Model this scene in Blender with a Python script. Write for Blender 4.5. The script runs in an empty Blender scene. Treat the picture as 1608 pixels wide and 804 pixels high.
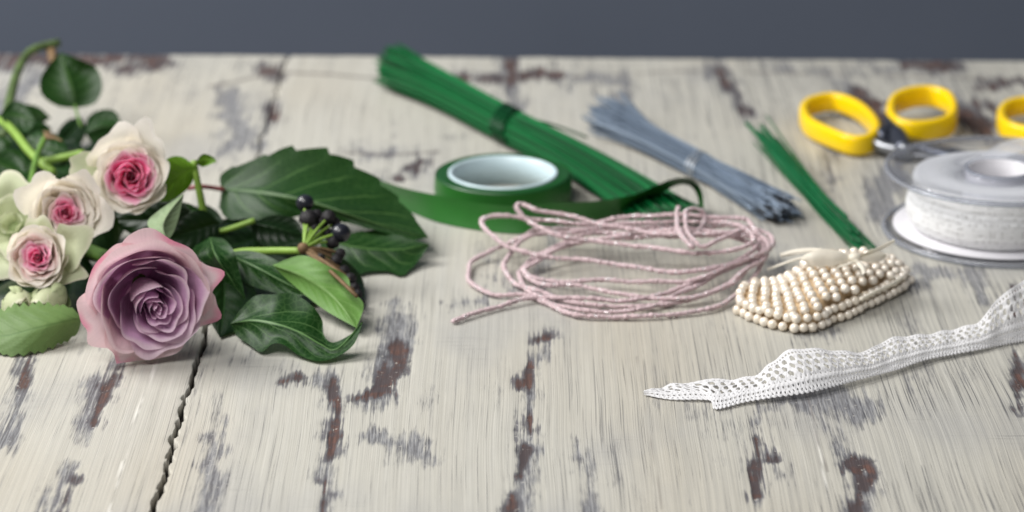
import bpy, math, random
import numpy as np
from mathutils import Vector, Matrix
random.seed(7)
R_ = math.radians
SC = bpy.context.scene
COL = SC.collection
V = Vector

# ------------------------------------------------------------------ camera
FPX, CX, CY = 4400.0, 804.0, 402.0          # focal length in photo pixels
CAM_H = 0.385
PITCH = R_(19.2)
FW = V((0, math.cos(PITCH), -math.sin(PITCH)))
UP = V((0, math.sin(PITCH), math.cos(PITCH)))
CAM = V((0, 0, CAM_H))

def P(px, py, z=0.0):
    """point at height z (mm) above the table seen at photo pixel px, py"""
    d = FW + V((1, 0, 0)) * ((px - CX) / FPX) - UP * ((py - CY) / FPX)
    k = (z * 0.001 - CAM_H) / d.z
    return CAM + d * k

def PP(lst):
    return [P(*q) for q in lst]

def px_of(x, y):
    """numpy: ground point -> photo pixel"""
    dz = -CAM_H
    depth = y * FW.y + dz * FW.z
    u = y * UP.y + dz * UP.z
    return CX + FPX * x / depth, CY - FPX * u / depth

# ------------------------------------------------------------------ object helpers
def world_loc(o):
    p = V((0, 0, 0))
    while o is not None:
        p = p + V(o.location); o = o.parent
    return p

def props(o, label=None, cat=None, group=None, kind=None):
    if label: o['label'] = label
    if cat: o['category'] = cat
    if group: o['group'] = group
    if kind: o['kind'] = kind
    return o

def thing(name, label, cat, loc, group=None):
    o = bpy.data.objects.new(name, None)
    o.empty_display_size = 0.01
    COL.objects.link(o); o.location = loc
    return props(o, label, cat, group)

def mesh_obj(name, geo, mat, parent=None, origin=None, label=None, smooth=True):
    """geo = (verts in world space, faces[, uv per vertex])"""
    verts, faces = geo[0], geo[1]
    off = world_loc(parent) if parent is not None else V((0, 0, 0))
    org = V(origin) - off if origin is not None else V((0, 0, 0))
    sub = off + org
    me = bpy.data.meshes.new(name)
    me.from_pydata([tuple(V(v) - sub) for v in verts], [], faces)
    if len(geo) > 2 and geo[2] is not None:
        uvl = me.uv_layers.new(name='UVMap')
        vi = np.empty(len(me.loops), dtype=np.int32); me.loops.foreach_get('vertex_index', vi)
        uv = np.array(geo[2], dtype=np.float32)[vi]
        uvl.data.foreach_set('uv', uv.ravel())
    if smooth: me.polygons.foreach_set('use_smooth', [True] * len(me.polygons))
    me.materials.append(mat)
    o = bpy.data.objects.new(name, me); COL.objects.link(o)
    o.parent = parent; o.location = org
    if label: o['label'] = label
    return o

def join(*geos):
    vs, fs = [], []
    for g in geos:
        b = len(vs); vs += list(g[0]); fs += [tuple(i + b for i in f) for f in g[1]]
    return vs, fs

# ------------------------------------------------------------------ geometry helpers
def cr(pts, n, closed=False):
    """Catmull-Rom resample, uniform in arc length"""
    pts = [V(p) for p in pts]
    if len(pts) == 2 and not closed:
        return [pts[0].lerp(pts[1], i / (n - 1)) for i in range(n)]
    m = len(pts); out = []
    segs = m if closed else m - 1
    for i in range(segs):
        if closed:
            a, b, c, d = pts[(i - 1) % m], pts[i], pts[(i + 1) % m], pts[(i + 2) % m]
        else:
            b, c = pts[i], pts[i + 1]
            a = pts[i - 1] if i > 0 else b * 2 - c
            d = pts[i + 2] if i + 2 < m else c * 2 - b
        for k in range(12):
            t = k / 12
            out.append(0.5 * ((2 * b) + (c - a) * t + (2 * a - 5 * b + 4 * c - d) * t * t + (3 * b - a - 3 * c + d) * t ** 3))
    out.append(pts[0] if closed else pts[-1])
    L = [0]
    for i in range(1, len(out)): L.append(L[-1] + (out[i] - out[i - 1]).length)
    res = []; j = 0
    cnt = n
    for i in range(cnt):
        s = L[-1] * i / (cnt if closed else cnt - 1)
        while j < len(L) - 2 and L[j + 1] < s: j += 1
        f = (s - L[j]) / max(1e-12, L[j + 1] - L[j])
        res.append(out[j].lerp(out[j + 1], min(1, max(0, f))))
    return res

def frames(pts, closed=False):
    n = len(pts); T = []
    for i in range(n):
        a = pts[(i - 1) % n] if closed or i > 0 else pts[i]
        b = pts[(i + 1) % n] if closed or i < n - 1 else pts[i]
        d = b - a
        T.append(d.normalized() if d.length > 1e-12 else (T[-1] if T else V((1, 0, 0))))
    u = V((0, 0, 1)) - T[0] * T[0].z
    if u.length < .1: u = V((1, 0, 0)) - T[0] * T[0].x
    u.normalize(); fr = []
    for t in T:
        u = u - t * u.dot(t)
        u.normalize(); fr.append((t, u, t.cross(u)))
    return fr

def tube(pts, r, seg=8, closed=False, cap=True):
    fr = frames(pts, closed); n = len(pts); vs = []; fs = []
    for i, (p, (t, u, w)) in enumerate(zip(pts, fr)):
        rr = r[i] if isinstance(r, (list, tuple)) else r
        for k in range(seg):
            a = 2 * math.pi * k / seg
            vs.append(p + (u * math.cos(a) + w * math.sin(a)) * rr)
    for i in range(n if closed else n - 1):
        for k in range(seg):
            a = i * seg + k; b = i * seg + (k + 1) % seg; j = ((i + 1) % n) * seg
            fs.append((a, b, j + (k + 1) % seg, j + k))
    if cap and not closed:
        fs.append(tuple(range(seg - 1, -1, -1))); fs.append(tuple((n - 1) * seg + k for k in range(seg)))
    return vs, fs

def sphere(c, r, seg=16, ring=10, sc=(1, 1, 1)):
    vs = [V(c) + V((0, 0, r * sc[2]))]; fs = []
    for i in range(1, ring):
        a = math.pi * i / ring
        for k in range(seg):
            b = 2 * math.pi * k / seg
            vs.append(V(c) + V((r * sc[0] * math.sin(a) * math.cos(b), r * sc[1] * math.sin(a) * math.sin(b), r * sc[2] * math.cos(a))))
    vs.append(V(c) - V((0, 0, r * sc[2]))); last = len(vs) - 1
    for k in range(seg): fs.append((0, 1 + k, 1 + (k + 1) % seg))
    for i in range(ring - 2):
        for k in range(seg):
            a = 1 + i * seg + k; b = 1 + i * seg + (k + 1) % seg
            fs.append((a, a + seg, b + seg, b))
    for k in range(seg): fs.append((last, last - seg + (k + 1) % seg, last - seg + k))
    return vs, fs

def lathe(c, prof, seg=96, closed=True):
    """prof: list of (radius, height) in metres round a vertical axis; closed profile loop"""
    vs = []; fs = []; n = len(prof)
    for r, z in prof:
        for k in range(seg):
            a = 2 * math.pi * k / seg
            vs.append(V(c) + V((r * math.cos(a), r * math.sin(a), z)))
    for i in range(n if closed else n - 1):
        j = (i + 1) % n
        for k in range(seg):
            q = (k + 1) % seg
            fs.append((i * seg + k, i * seg + q, j * seg + q, j * seg + k))
    return vs, fs

def strip(A, B, n=60, m=6, bow=0.0):
    """ribbon between two edge polylines (world points)"""
    A = cr(A, n); B = cr(B, n); vs = []; fs = []; uv = []
    for i in range(n):
        t = (A[min(i + 1, n - 1)] - A[max(i - 1, 0)])
        nn = t.cross(B[i] - A[i])
        nn = nn.normalized() if nn.length > 1e-12 else V((0, 0, 1))
        for j in range(m + 1):
            f = j / m
            vs.append(A[i].lerp(B[i], f) + nn * bow * math.sin(math.pi * f)); uv.append((i / (n - 1), f))
    for i in range(n - 1):
        for j in range(m):
            a = i * (m + 1) + j
            fs.append((a, a + 1, a + m + 2, a + m + 1))
    return vs, fs, uv

def leaf_geo(up, mid, lo, n=44, m=9, serr=(0, 0), cup=0.12, quilt=0.00025, flip=False, nv=7):
    U = cr(PP(up), n); M = cr(PP(mid), n); L = cr(PP(lo), n)
    vs = []; fs = []; uv = []
    cols = 2 * m + 1
    for i in range(n):
        u = i / (n - 1)
        t = (M[min(i + 1, n - 1)] - M[max(i - 1, 0)]).normalized()
        for j in range(cols):
            w = (j - m) / m
            E = U[i] if w < 0 else L[i]
            d = E - M[i]; a = abs(w)
            if serr[0] and a > .8:
                ph = (u * serr[0]) % 1.0
                d = d * (1 + serr[1] * (ph - .35) * (a - .8) / .2 * min(1, 4 * u * (1 - u) + .15))
            nn = d.cross(t) if w < 0 else t.cross(d)
            nn = nn.normalized() if nn.length > 1e-9 else V((0, 0, 1))
            h = cup * d.length * math.sin(math.pi * a)
            h += quilt * math.sin(2 * math.pi * nv * (u - .28 * a)) * math.sin(math.pi * min(1, a * 1.05)) * min(1, 5 * u * (1 - u))
            h += -0.0004 * math.exp(-(a / .07) ** 2)
            vs.append(M[i] + d * a + nn * h); uv.append((u, w * .5 + .5))
    for i in range(n - 1):
        for j in range(cols - 1):
            a = i * cols + j
            fs.append((a, a + 1, a + cols + 1, a + cols))
    # orient: front side towards the camera (back side when flip)
    c = V((0, 0, 0)); N = V((0, 0, 0))
    for f in fs:
        N += (vs[f[2]] - vs[f[0]]).cross(vs[f[3]] - vs[f[1]]); c += vs[f[0]]
    c /= len(fs)
    if (N.dot(CAM - c) < 0) != flip: fs = [f[::-1] for f in fs]
    return vs, fs, uv

# ------------------------------------------------------------------ numpy noise
def _h(ix, iy, s):
    n = (ix * 374761393 + iy * 668265263 + s * 1442695041) & 0xFFFFFFFF
    n = ((n ^ (n >> 13)) * 1274126177) & 0xFFFFFFFF
    return ((n ^ (n >> 16)) & 0xFFFF) / 65535.0

def vnoise(x, y, s=0):
    ix = np.floor(x).astype(np.int64); iy = np.floor(y).astype(np.int64)
    fx = x - ix; fy = y - iy
    fx = fx * fx * (3 - 2 * fx); fy = fy * fy * (3 - 2 * fy)
    a = _h(ix, iy, s) * (1 - fx) + _h(ix + 1, iy, s) * fx
    b = _h(ix, iy + 1, s) * (1 - fx) + _h(ix + 1, iy + 1, s) * fx
    return a * (1 - fy) + b * fy

def fbm(x, y, s=0, o=4):
    t = 0; a = .5; k = 0
    for i in range(o):
        t = t + a * vnoise(x * 2 ** i, y * 2 ** i, s + i * 17); k += a; a *= .5
    return t / k

def sstep(a, b, x):
    t = np.clip((x - a) / (b - a), 0, 1)
    return t * t * (3 - 2 * t)

# ------------------------------------------------------------------ node helpers
class NT:
    def __init__(s, name):
        s.mat = bpy.data.materials.new(name); s.mat.use_nodes = True
        s.t = s.mat.node_tree; s.t.nodes.clear()
        s.out = s.t.nodes.new('ShaderNodeOutputMaterial')
    def n(s, typ, **kw):
        nd = s.t.nodes.new('ShaderNode' + typ)
        for k, v in kw.items():
            if hasattr(nd, k) and not k[0].isupper(): setattr(nd, k, v)
            else: s.put(nd, k.replace('_', ' '), v)
        return nd
    def put(s, nd, key, v):
        sock = nd.inputs[key] if not isinstance(key, str) or key in nd.inputs else nd.inputs[key]
        if isinstance(v, bpy.types.NodeSocket): s.t.links.new(v, sock)
        else:
            if isinstance(v, tuple) and len(v) == 3 and sock.type == 'RGBA': v = (*v, 1)
            sock.default_value = v
    def math(s, op, a, b=0.0, c=None, clamp=False):
        nd = s.t.nodes.new('ShaderNodeMath'); nd.operation = op; nd.use_clamp = clamp
        s.put(nd, 0, a); s.put(nd, 1, b)
        if c is not None: s.put(nd, 2, c)
        return nd.outputs[0]
    def mix(s, f, a, b, mode='MIX'):
        nd = s.t.nodes.new('ShaderNodeMix'); nd.data_type = 'RGBA'; nd.blend_type = mode
        s.put(nd, 0, f); s.put(nd, 6, a); s.put(nd, 7, b)
        return nd.outputs[2]
    def ramp(s, f, a, b, clamp=True):
        nd = s.t.nodes.new('ShaderNodeMapRange'); nd.interpolation_type = 'SMOOTHSTEP'; nd.clamp = clamp
        s.put(nd, 0, f); s.put(nd, 1, a); s.put(nd, 2, b)
        return nd.outputs[0]
    def noise(s, vec, scale, detail=3, rough=.5, dist=0.0):
        nd = s.t.nodes.new('ShaderNodeTexNoise')
        s.put(nd, 'Vector', vec); s.put(nd, 'Scale', scale); s.put(nd, 'Detail', detail); s.put(nd, 'Roughness', rough); s.put(nd, 'Distortion', dist)
        return nd.outputs[0]
    def coord(s, kind='Object'):
        return s.t.nodes.new('ShaderNodeTexCoord').outputs[kind]
    def mapv(s, vec, scale=(1, 1, 1), rot=(0, 0, 0), loc=(0, 0, 0)):
        nd = s.t.nodes.new('ShaderNodeMapping')
        s.put(nd, 'Vector', vec); s.put(nd, 'Scale', scale); s.put(nd, 'Rotation', rot); s.put(nd, 'Location', loc)
        return nd.outputs[0]
    def attr(s, name):
        nd = s.t.nodes.new('ShaderNodeAttribute'); nd.attribute_name = name
        return nd.outputs['Fac']
    def bump(s, h, strength=.3, dist=.001):
        nd = s.t.nodes.new('ShaderNodeBump')
        s.put(nd, 'Height', h); s.put(nd, 'Strength', strength); s.put(nd, 'Distance', dist)
        return nd.outputs[0]
    def bsdf(s, **kw):
        nd = s.t.nodes.new('ShaderNodeBsdfPrincipled')
        for k, v in kw.items(): s.put(nd, k.replace('_', ' '), v)
        return nd.outputs[0]
    def surf(s, sh):
        s.t.links.new(sh, s.out.inputs['Surface']); return s.mat

def simple(name, col, rough=.5, spec=.5, var=.12, scale=300, bump=0.0, metallic=0.0, coat=0.0):
    m = NT(name); co = m.coord()
    nz = m.noise(co, scale, 3)
    c = m.mix(nz, tuple(x * (1 - var) for x in col), tuple(min(1, x * (1 + var)) for x in col))
    kw = dict(Base_Color=c, Roughness=rough, Specular_IOR_Level=spec, Metallic=metallic, Coat_Weight=coat)
    if bump: kw['Normal'] = m.bump(nz, bump, .0005)
    return m.surf(m.bsdf(**kw))

def translucent_mix(m, b, col, fac):
    tr = m.n('BsdfTranslucent'); m.put(tr, 'Color', col)
    mx = m.n('MixShader'); m.put(mx, 0, fac)
    m.t.links.new(b, mx.inputs[1]); m.t.links.new(tr.outputs[0], mx.inputs[2])
    return mx.outputs[0]

def leaf_mat(name, top, under, vein, rough=.35, nv=7, slope=.9, veinw=.07, veinstr=.5, coat=0.0):
    m = NT(name)
    sep = m.n('SeparateXYZ'); m.put(sep, 0, m.coord('UV'))
    u, v = sep.outputs[0], sep.outputs[1]
    a = m.math('MULTIPLY', m.math('ABSOLUTE', m.math('SUBTRACT', v, .5)), 2.0)
    co = m.coord()
    wob = m.noise(co, 160, 2)
    ph = m.math('MULTIPLY', m.math('SUBTRACT', m.math('ADD', u, m.math('MULTIPLY', wob, .05)), m.math('MULTIPLY', a, slope * .32)), float(nv))
    fr = m.math('ABSOLUTE', m.math('SUBTRACT', m.math('FRACT', ph), .5))
    side = m.math('MULTIPLY', m.ramp(fr, veinw, .0), m.ramp(a, 1.0, .5))
    mid = m.ramp(a, .05, .015)
    small = m.n('TexVoronoi', feature='DISTANCE_TO_EDGE'); m.put(small, 'Vector', co); m.put(small, 'Scale', 420.0)
    net = m.ramp(small.outputs[0], .10, .0)
    vm = m.math('MAXIMUM', mid, m.math('MULTIPLY', side, .8))
    vm2 = m.math('MAXIMUM', vm, m.math('MULTIPLY', net, .22))
    nz = m.noise(co, 60, 4)
    nz2 = m.noise(co, 900, 2)
    shade = m.math('ADD', m.math('MULTIPLY', nz, .7), m.math('MULTIPLY', nz2, .3))
    lo = tuple(x * .6 for x in top); hi = tuple(min(1, x * 1.45) for x in top)
    tc = m.mix(shade, lo, hi)
    uc = m.mix(shade, tuple(x * .8 for x in under), tuple(min(1, x * 1.2) for x in under))
    geo = m.n('NewGeometry')
    c = m.mix(geo.outputs['Backfacing'], tc, uc)
    c = m.mix(m.math('MULTIPLY', vm2, veinstr), c, vein)
    bh = m.math('SUBTRACT', m.math('MULTIPLY', nz2, .25), vm)
    rg = m.math('ADD', rough, m.math('MULTIPLY', geo.outputs['Backfacing'], .2))
    b = m.bsdf(Base_Color=c, Roughness=rg, Specular_IOR_Level=.22, Coat_Weight=coat, Coat_Roughness=.2, Normal=m.bump(bh, .22, .0004))
    return m.surf(translucent_mix(m, b, m.mix(.25, c, (.2, .4, .03)), .08))

def petal_mat(name, inner, outer, rim, base, rimpos=.9, rough=.55, tr=.22, tip=None, bp=(.45, .1)):
    m = NT(name)
    sep = m.n('SeparateXYZ'); m.put(sep, 0, m.coord('UV'))
    u, t = sep.outputs[0], sep.outputs[1]
    co = m.coord()
    nz = m.noise(co, 90, 4)
    fine = m.noise(m.mapv(m.coord('UV'), (60, 3, 1)), 1.0, 3)
    geo = m.n('NewGeometry')
    c = m.mix(geo.outputs['Backfacing'], inner, outer)
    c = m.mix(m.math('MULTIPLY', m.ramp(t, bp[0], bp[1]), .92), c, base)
    pert = m.math('ADD', t, m.math('MULTIPLY', m.math('SUBTRACT', nz, .5), .12))
    c = m.mix(m.ramp(pert, rimpos, 1.0), c, rim)
    if tip:
        uc = m.math('ABSOLUTE', m.math('SUBTRACT', u, .5))
        c = m.mix(m.math('MULTIPLY', m.ramp(pert, .90, 1.0), m.ramp(uc, .20, .04)), c, tip)
    k = m.math('ADD', .82, m.math('ADD', m.math('MULTIPLY', nz, .2), m.math('MULTIPLY', fine, .16)))
    g = m.n('CombineXYZ'); m.put(g, 0, k); m.put(g, 1, k); m.put(g, 2, k)
    c = m.mix(1.0, c, g.outputs[0], 'MULTIPLY')
    b = m.bsdf(Base_Color=c, Roughness=rough, Specular_IOR_Level=.3, Sheen_Weight=.25, Sheen_Roughness=.4, Normal=m.bump(m.math('ADD', fine, m.math('MULTIPLY', nz, 1.5)), .25, .0006))
    return m.surf(translucent_mix(m, b, c, tr))

# ------------------------------------------------------------------ materials
def wire_mat(name, c1, c2, rough=.4, metallic=0.0):
    m = NT(name)
    oi = m.n('ObjectInfo')
    c = m.mix(oi.outputs['Random'], c1, c2)
    nz = m.noise(m.coord(), 200, 2)
    c = m.mix(m.math('MULTIPLY', nz, .3), c, tuple(x * .5 for x in c1))
    return m.surf(m.bsdf(Base_Color=c, Roughness=rough, Metallic=metallic, Specular_IOR_Level=.3))

M = {}
M['green_wire'] = wire_mat('green enamelled wire', (.000, .040, .008), (.001, .15, .036), .45)
M['green_wire_dark'] = wire_mat('dark green wire', (.0, .045, .012), (.002, .08, .02), .4)
M['green_wire_fine'] = wire_mat('fine green wire', (.003, .085, .025), (.008, .15, .05), .4)
M['grey_wire'] = wire_mat('grey steel wire', (.11, .15, .21), (.31, .38, .47), .42, .35)
M['grey_tie'] = simple('silver tie wire', (.5, .53, .56), .35, metallic=.5)
M['wire_end'] = simple('cut wire end', (.015, .014, .016), .6)
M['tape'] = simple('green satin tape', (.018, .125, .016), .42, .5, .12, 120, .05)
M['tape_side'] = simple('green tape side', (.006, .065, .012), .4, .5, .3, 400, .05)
M['tape_core'] = simple('white plastic core', (.50, .62, .66), .35, .5, .04, 100)
M['yellow'] = simple('yellow plastic', (.90, .60, .004), .26, .5, .03, 90, .02)
M['dark_metal'] = simple('dark steel', (.10, .11, .14), .32, .5, .2, 200, .03, .8)
M['steel'] = simple('bright steel', (.30, .31, .33), .36, .5, .1, 300, .02, .9)
M['stem'] = simple('green stem', (.10, .20, .03), .5, .4, .35, 150, .2)
M['stem_back'] = simple('dark mottled rose stem', (.07, .11, .032), .55, .4, .75, 120, .3)
M['stem_light'] = simple('light green stem', (.20, .33, .05), .5, .4, .25, 150, .2)
M['red_petiole'] = simple('red petiole', (.22, .045, .05), .5)
M['brown_calyx'] = simple('dry brown calyx', (.16, .10, .05), .7, .3, .5, 400, .4)
M['berry'] = simple('black berry skin', (.012, .013, .02), .28, .5, .5, 500, .15)
M['berry_dull'] = simple('wrinkled black berry skin', (.016, .014, .016), .6, .3, .6, 900, .6)
M['leaf_dark'] = leaf_mat('dark glossy leaf', (.007, .034, .005), (.05, .11, .025), (.08, .16, .045), .44, 7, veinw=.09, veinstr=.7)
M['leaf_ivy'] = leaf_mat('ivy leaf', (.006, .034, .004), (.08, .17, .035), (.14, .26, .09), .44, 5, 1.8, .05, .75)
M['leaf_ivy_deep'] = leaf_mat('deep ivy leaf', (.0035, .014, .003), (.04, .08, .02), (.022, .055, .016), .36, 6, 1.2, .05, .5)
M['leaf_light'] = leaf_mat('pale underside leaf', (.10, .21, .045), (.13, .24, .055), (.22, .34, .12), .5, 7)
M['leaf_rose'] = leaf_mat('rose leaf', (.115, .19, .06), (.13, .22, .08), (.06, .13, .03), .5, 9, 1.0, .06, .5)
M['leaf_back'] = leaf_mat('dark rose leaf', (.008, .034, .005), (.05, .10, .025), (.07, .15, .03), .45, 7)  # much darker green than the serrated rose leaf
M['leaf_yellow'] = leaf_mat('yellow green leaf', (.10, .22, .012), (.14, .26, .04), (.20, .33, .06), .4, 6)
M['leaf_grey'] = leaf_mat('grey green leaf', (.20, .27, .15), (.22, .29, .17), (.32, .38, .24), .6, 6)
M['sepal'] = leaf_mat('pale green sepal', (.34, .42, .20), (.40, .45, .26), (.46, .50, .32), .6, 4)

M['petal_mauve'] = petal_mat('mauve petal', (.70, .44, .66), (.78, .57, .66), (.88, .70, .79), (.62, .37, .58), .86, tr=.36)
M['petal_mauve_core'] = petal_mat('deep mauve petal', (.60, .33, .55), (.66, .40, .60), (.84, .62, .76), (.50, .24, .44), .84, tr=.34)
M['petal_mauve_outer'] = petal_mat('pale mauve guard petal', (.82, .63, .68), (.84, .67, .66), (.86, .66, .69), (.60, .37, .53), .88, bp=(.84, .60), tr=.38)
M['petal_mauve_tip'] = petal_mat('pale mauve guard petal with pink tip', (.82, .64, .68), (.84, .67, .66), (.86, .64, .67), (.66, .46, .56), .86, bp=(.80, .5), tr=.36, tip=(.80, .32, .44))
M['petal_pink'] = petal_mat('pink petal', (.95, .38, .56), (.95, .62, .70), (.95, .62, .72), (.92, .16, .36), .88, tr=.38)
M['petal_hot'] = petal_mat('deep pink petal', (.95, .15, .36), (.95, .36, .54), (.95, .46, .62), (.90, .05, .24), .9, tr=.38)
M['petal_blush'] = petal_mat('blush petal', (.93, .70, .69), (.93, .84, .77), (.92, .82, .77), (.92, .48, .55), .88, tr=.36)
M['petal_cream'] = petal_mat('cream petal', (.95, .89, .80), (.93, .90, .79), (.94, .88, .81), (.84, .84, .64), .92, tr=.34)
M['petal_green'] = petal_mat('greenish white petal', (.60, .64, .43), (.56, .60, .38), (.70, .69, .53), (.36, .44, .2), .92, tr=.3)

def pearl_mat():
    m = NT('pearl')
    oi = m.n('ObjectInfo')
    c = m.mix(oi.outputs['Random'], (.76, .67, .54), (.84, .77, .67))
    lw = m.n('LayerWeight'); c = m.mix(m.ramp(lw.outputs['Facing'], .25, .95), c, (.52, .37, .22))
    return m.surf(m.bsdf(Base_Color=c, Roughness=.14, Specular_IOR_Level=1.0, Coat_Weight=1.0, Coat_Roughness=.05, Sheen_Weight=.2, Subsurface_Weight=.0))
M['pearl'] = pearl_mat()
M['lining'] = simple('cream bead thread', (.62, .46, .28), .7, .3, .2, 900, .3)

def ribbon_mat():
    m = NT('ivory satin ribbon')
    co = m.noise(m.mapv(m.coord(), (900, 900, 900)), 1, 2)
    c = m.mix(co, (.84, .78, .66), (.90, .86, .76))
    b = m.bsdf(Base_Color=c, Roughness=.38, Specular_IOR_Level=.5, Sheen_Weight=.4)
    return m.surf(translucent_mix(m, b, c, .3))
M['ribbon'] = ribbon_mat()

def cord_mat():
    m = NT('pink glitter cord')
    co = m.coord()
    vo = m.n('TexVoronoi'); m.put(vo, 'Vector', co); m.put(vo, 'Scale', 900.0)
    sp = m.n('SeparateColor'); m.put(sp, 0, vo.outputs['Color'])
    gl = m.math('GREATER_THAN', sp.outputs[0], .93)
    nz = m.noise(co, 1300, 4, .7)
    big = m.noise(co, 35, 2)
    c = m.mix(nz, (.48, .30, .32), (.84, .66, .67))
    c = m.mix(m.math('MULTIPLY', big, .5), c, (.74, .58, .62))
    c = m.mix(gl, c, (.95, .86, .88))  # glitter flecks, their glint painted into the colour as near-white
    rg = m.math('SUBTRACT', .75, m.math('MULTIPLY', gl, .62))
    h = m.math('ADD', nz, m.math('MULTIPLY', sp.outputs[1], .8))
    return m.surf(m.bsdf(Base_Color=c, Roughness=rg, Metallic=m.math('MULTIPLY', gl, .6), Sheen_Weight=.5, Normal=m.bump(h, .9, .0008)))
M['cord'] = cord_mat()

def lace_mat(name, tint, scale):
    m = NT(name)
    uv = m.coord()
    w = m.noise(uv, scale, 4, .7)
    vo = m.n('TexVoronoi'); m.put(vo, 'Vector', uv); m.put(vo, 'Scale', scale * .8)
    c = m.mix(w, tuple(x * .90 for x in tint), tint)
    h = m.math('SUBTRACT', w, vo.outputs[0])
    b = m.bsdf(Base_Color=c, Roughness=.8, Sheen_Weight=.3, Specular_IOR_Level=.2, Normal=m.bump(h, .25, .0003))
    return m.surf(translucent_mix(m, b, c, .35))
M['lace'] = lace_mat('white cotton lace', (.92, .915, .925), 1700.0)

def lace_roll_mat():
    m = NT('wound lace')
    co = m.coord()
    # cylindrical coordinates about the spool axis
    sep = m.n('SeparateXYZ'); m.put(sep, 0, co)
    ang = m.math('ARCTAN2', sep.outputs[1], sep.outputs[0])
    rad = m.math('SQRT', m.math('ADD', m.math('MULTIPLY', sep.outputs[0], sep.outputs[0]), m.math('MULTIPLY', sep.outputs[1], sep.outputs[1])))
    turns = m.math('SINE', m.math('MULTIPLY', m.math('ADD', rad, m.math('MULTIPLY', m.noise(co, 60, 2), .0012)), 5200.0))
    cell = m.n('CombineXYZ'); m.put(cell, 0, m.math('MULTIPLY', ang, 26.0)); m.put(cell, 1, m.math('MULTIPLY', sep.outputs[2], 420.0))
    vo = m.n('TexVoronoi'); m.put(vo, 'Vector', cell.outputs[0]); m.put(vo, 'Scale', 1.0); m.put(vo, 'Randomness', .5)
    hole = m.ramp(vo.outputs[0], .34, .16)
    geo = m.n('NewGeometry'); ns = m.n('SeparateXYZ'); m.put(ns, 0, geo.outputs['Normal'])
    top = m.ramp(ns.outputs[2], .5, .9)
    band = m.math('MULTIPLY', m.ramp(sep.outputs[2], .003, .007), m.ramp(sep.outputs[2], .026, .019))
    hole = m.math('MULTIPLY', m.math('MULTIPLY', hole, m.math('SUBTRACT', 1.0, top)), band)
    fine = m.noise(co, 1500, 3, .7)
    c = m.mix(fine, (.76, .76, .76), (.92, .915, .91))
    c = m.mix(m.math('MULTIPLY', hole, .55), c, (.34, .33, .30))
    c = m.mix(m.math('MULTIPLY', m.math('MULTIPLY', m.ramp(turns, .1, -1.0), .6), top), c, (.42, .42, .46))
    h = m.math('SUBTRACT', m.math('ADD', fine, m.math('MULTIPLY', turns, .4)), m.math('MULTIPLY', hole, 2.0))
    return m.surf(m.bsdf(Base_Color=c, Roughness=.85, Sheen_Weight=.2, Specular_IOR_Level=.2, Normal=m.bump(h, .5, .0006)))
M['lace_roll'] = lace_roll_mat()

def plastic_mat(name, tint, gloss, extra):
    m = NT(name)
    t = m.n('BsdfTransparent'); m.put(t, 'Color', tint)
    g = m.n('BsdfGlossy'); m.put(g, 'Roughness', gloss); m.put(g, 'Color', (.95, .96, 1.0))
    fz = m.n('LayerWeight'); fac = m.math('ADD', .035, m.math('MULTIPLY', m.math('POWER', fz.outputs['Facing'], 5.0), .5))
    d = m.n('BsdfDiffuse'); m.put(d, 'Color', (.75, .76, .80))
    mx = m.n('MixShader'); m.put(mx, 0, extra)
    m.t.links.new(t.outputs[0], mx.inputs[1]); m.t.links.new(d.outputs[0], mx.inputs[2])
    m2 = m.n('MixShader'); m.put(m2, 0, fac)
    m.t.links.new(mx.outputs[0], m2.inputs[1]); m.t.links.new(g.outputs[0], m2.inputs[2])
    return m.surf(m2.outputs[0])
M['clear'] = plastic_mat('clear plastic', (.955, .96, .97), .06, .03)
M['clear_rim'] = plastic_mat('clear plastic rim', (.70, .72, .76), .12, .18)
M['film'] = plastic_mat('cloudy film', (.9, .91, .93), .2, .38)
M['label_disc'] = simple('white paper disc', (.62, .61, .64), .5, .4, .05, 200)

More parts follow.
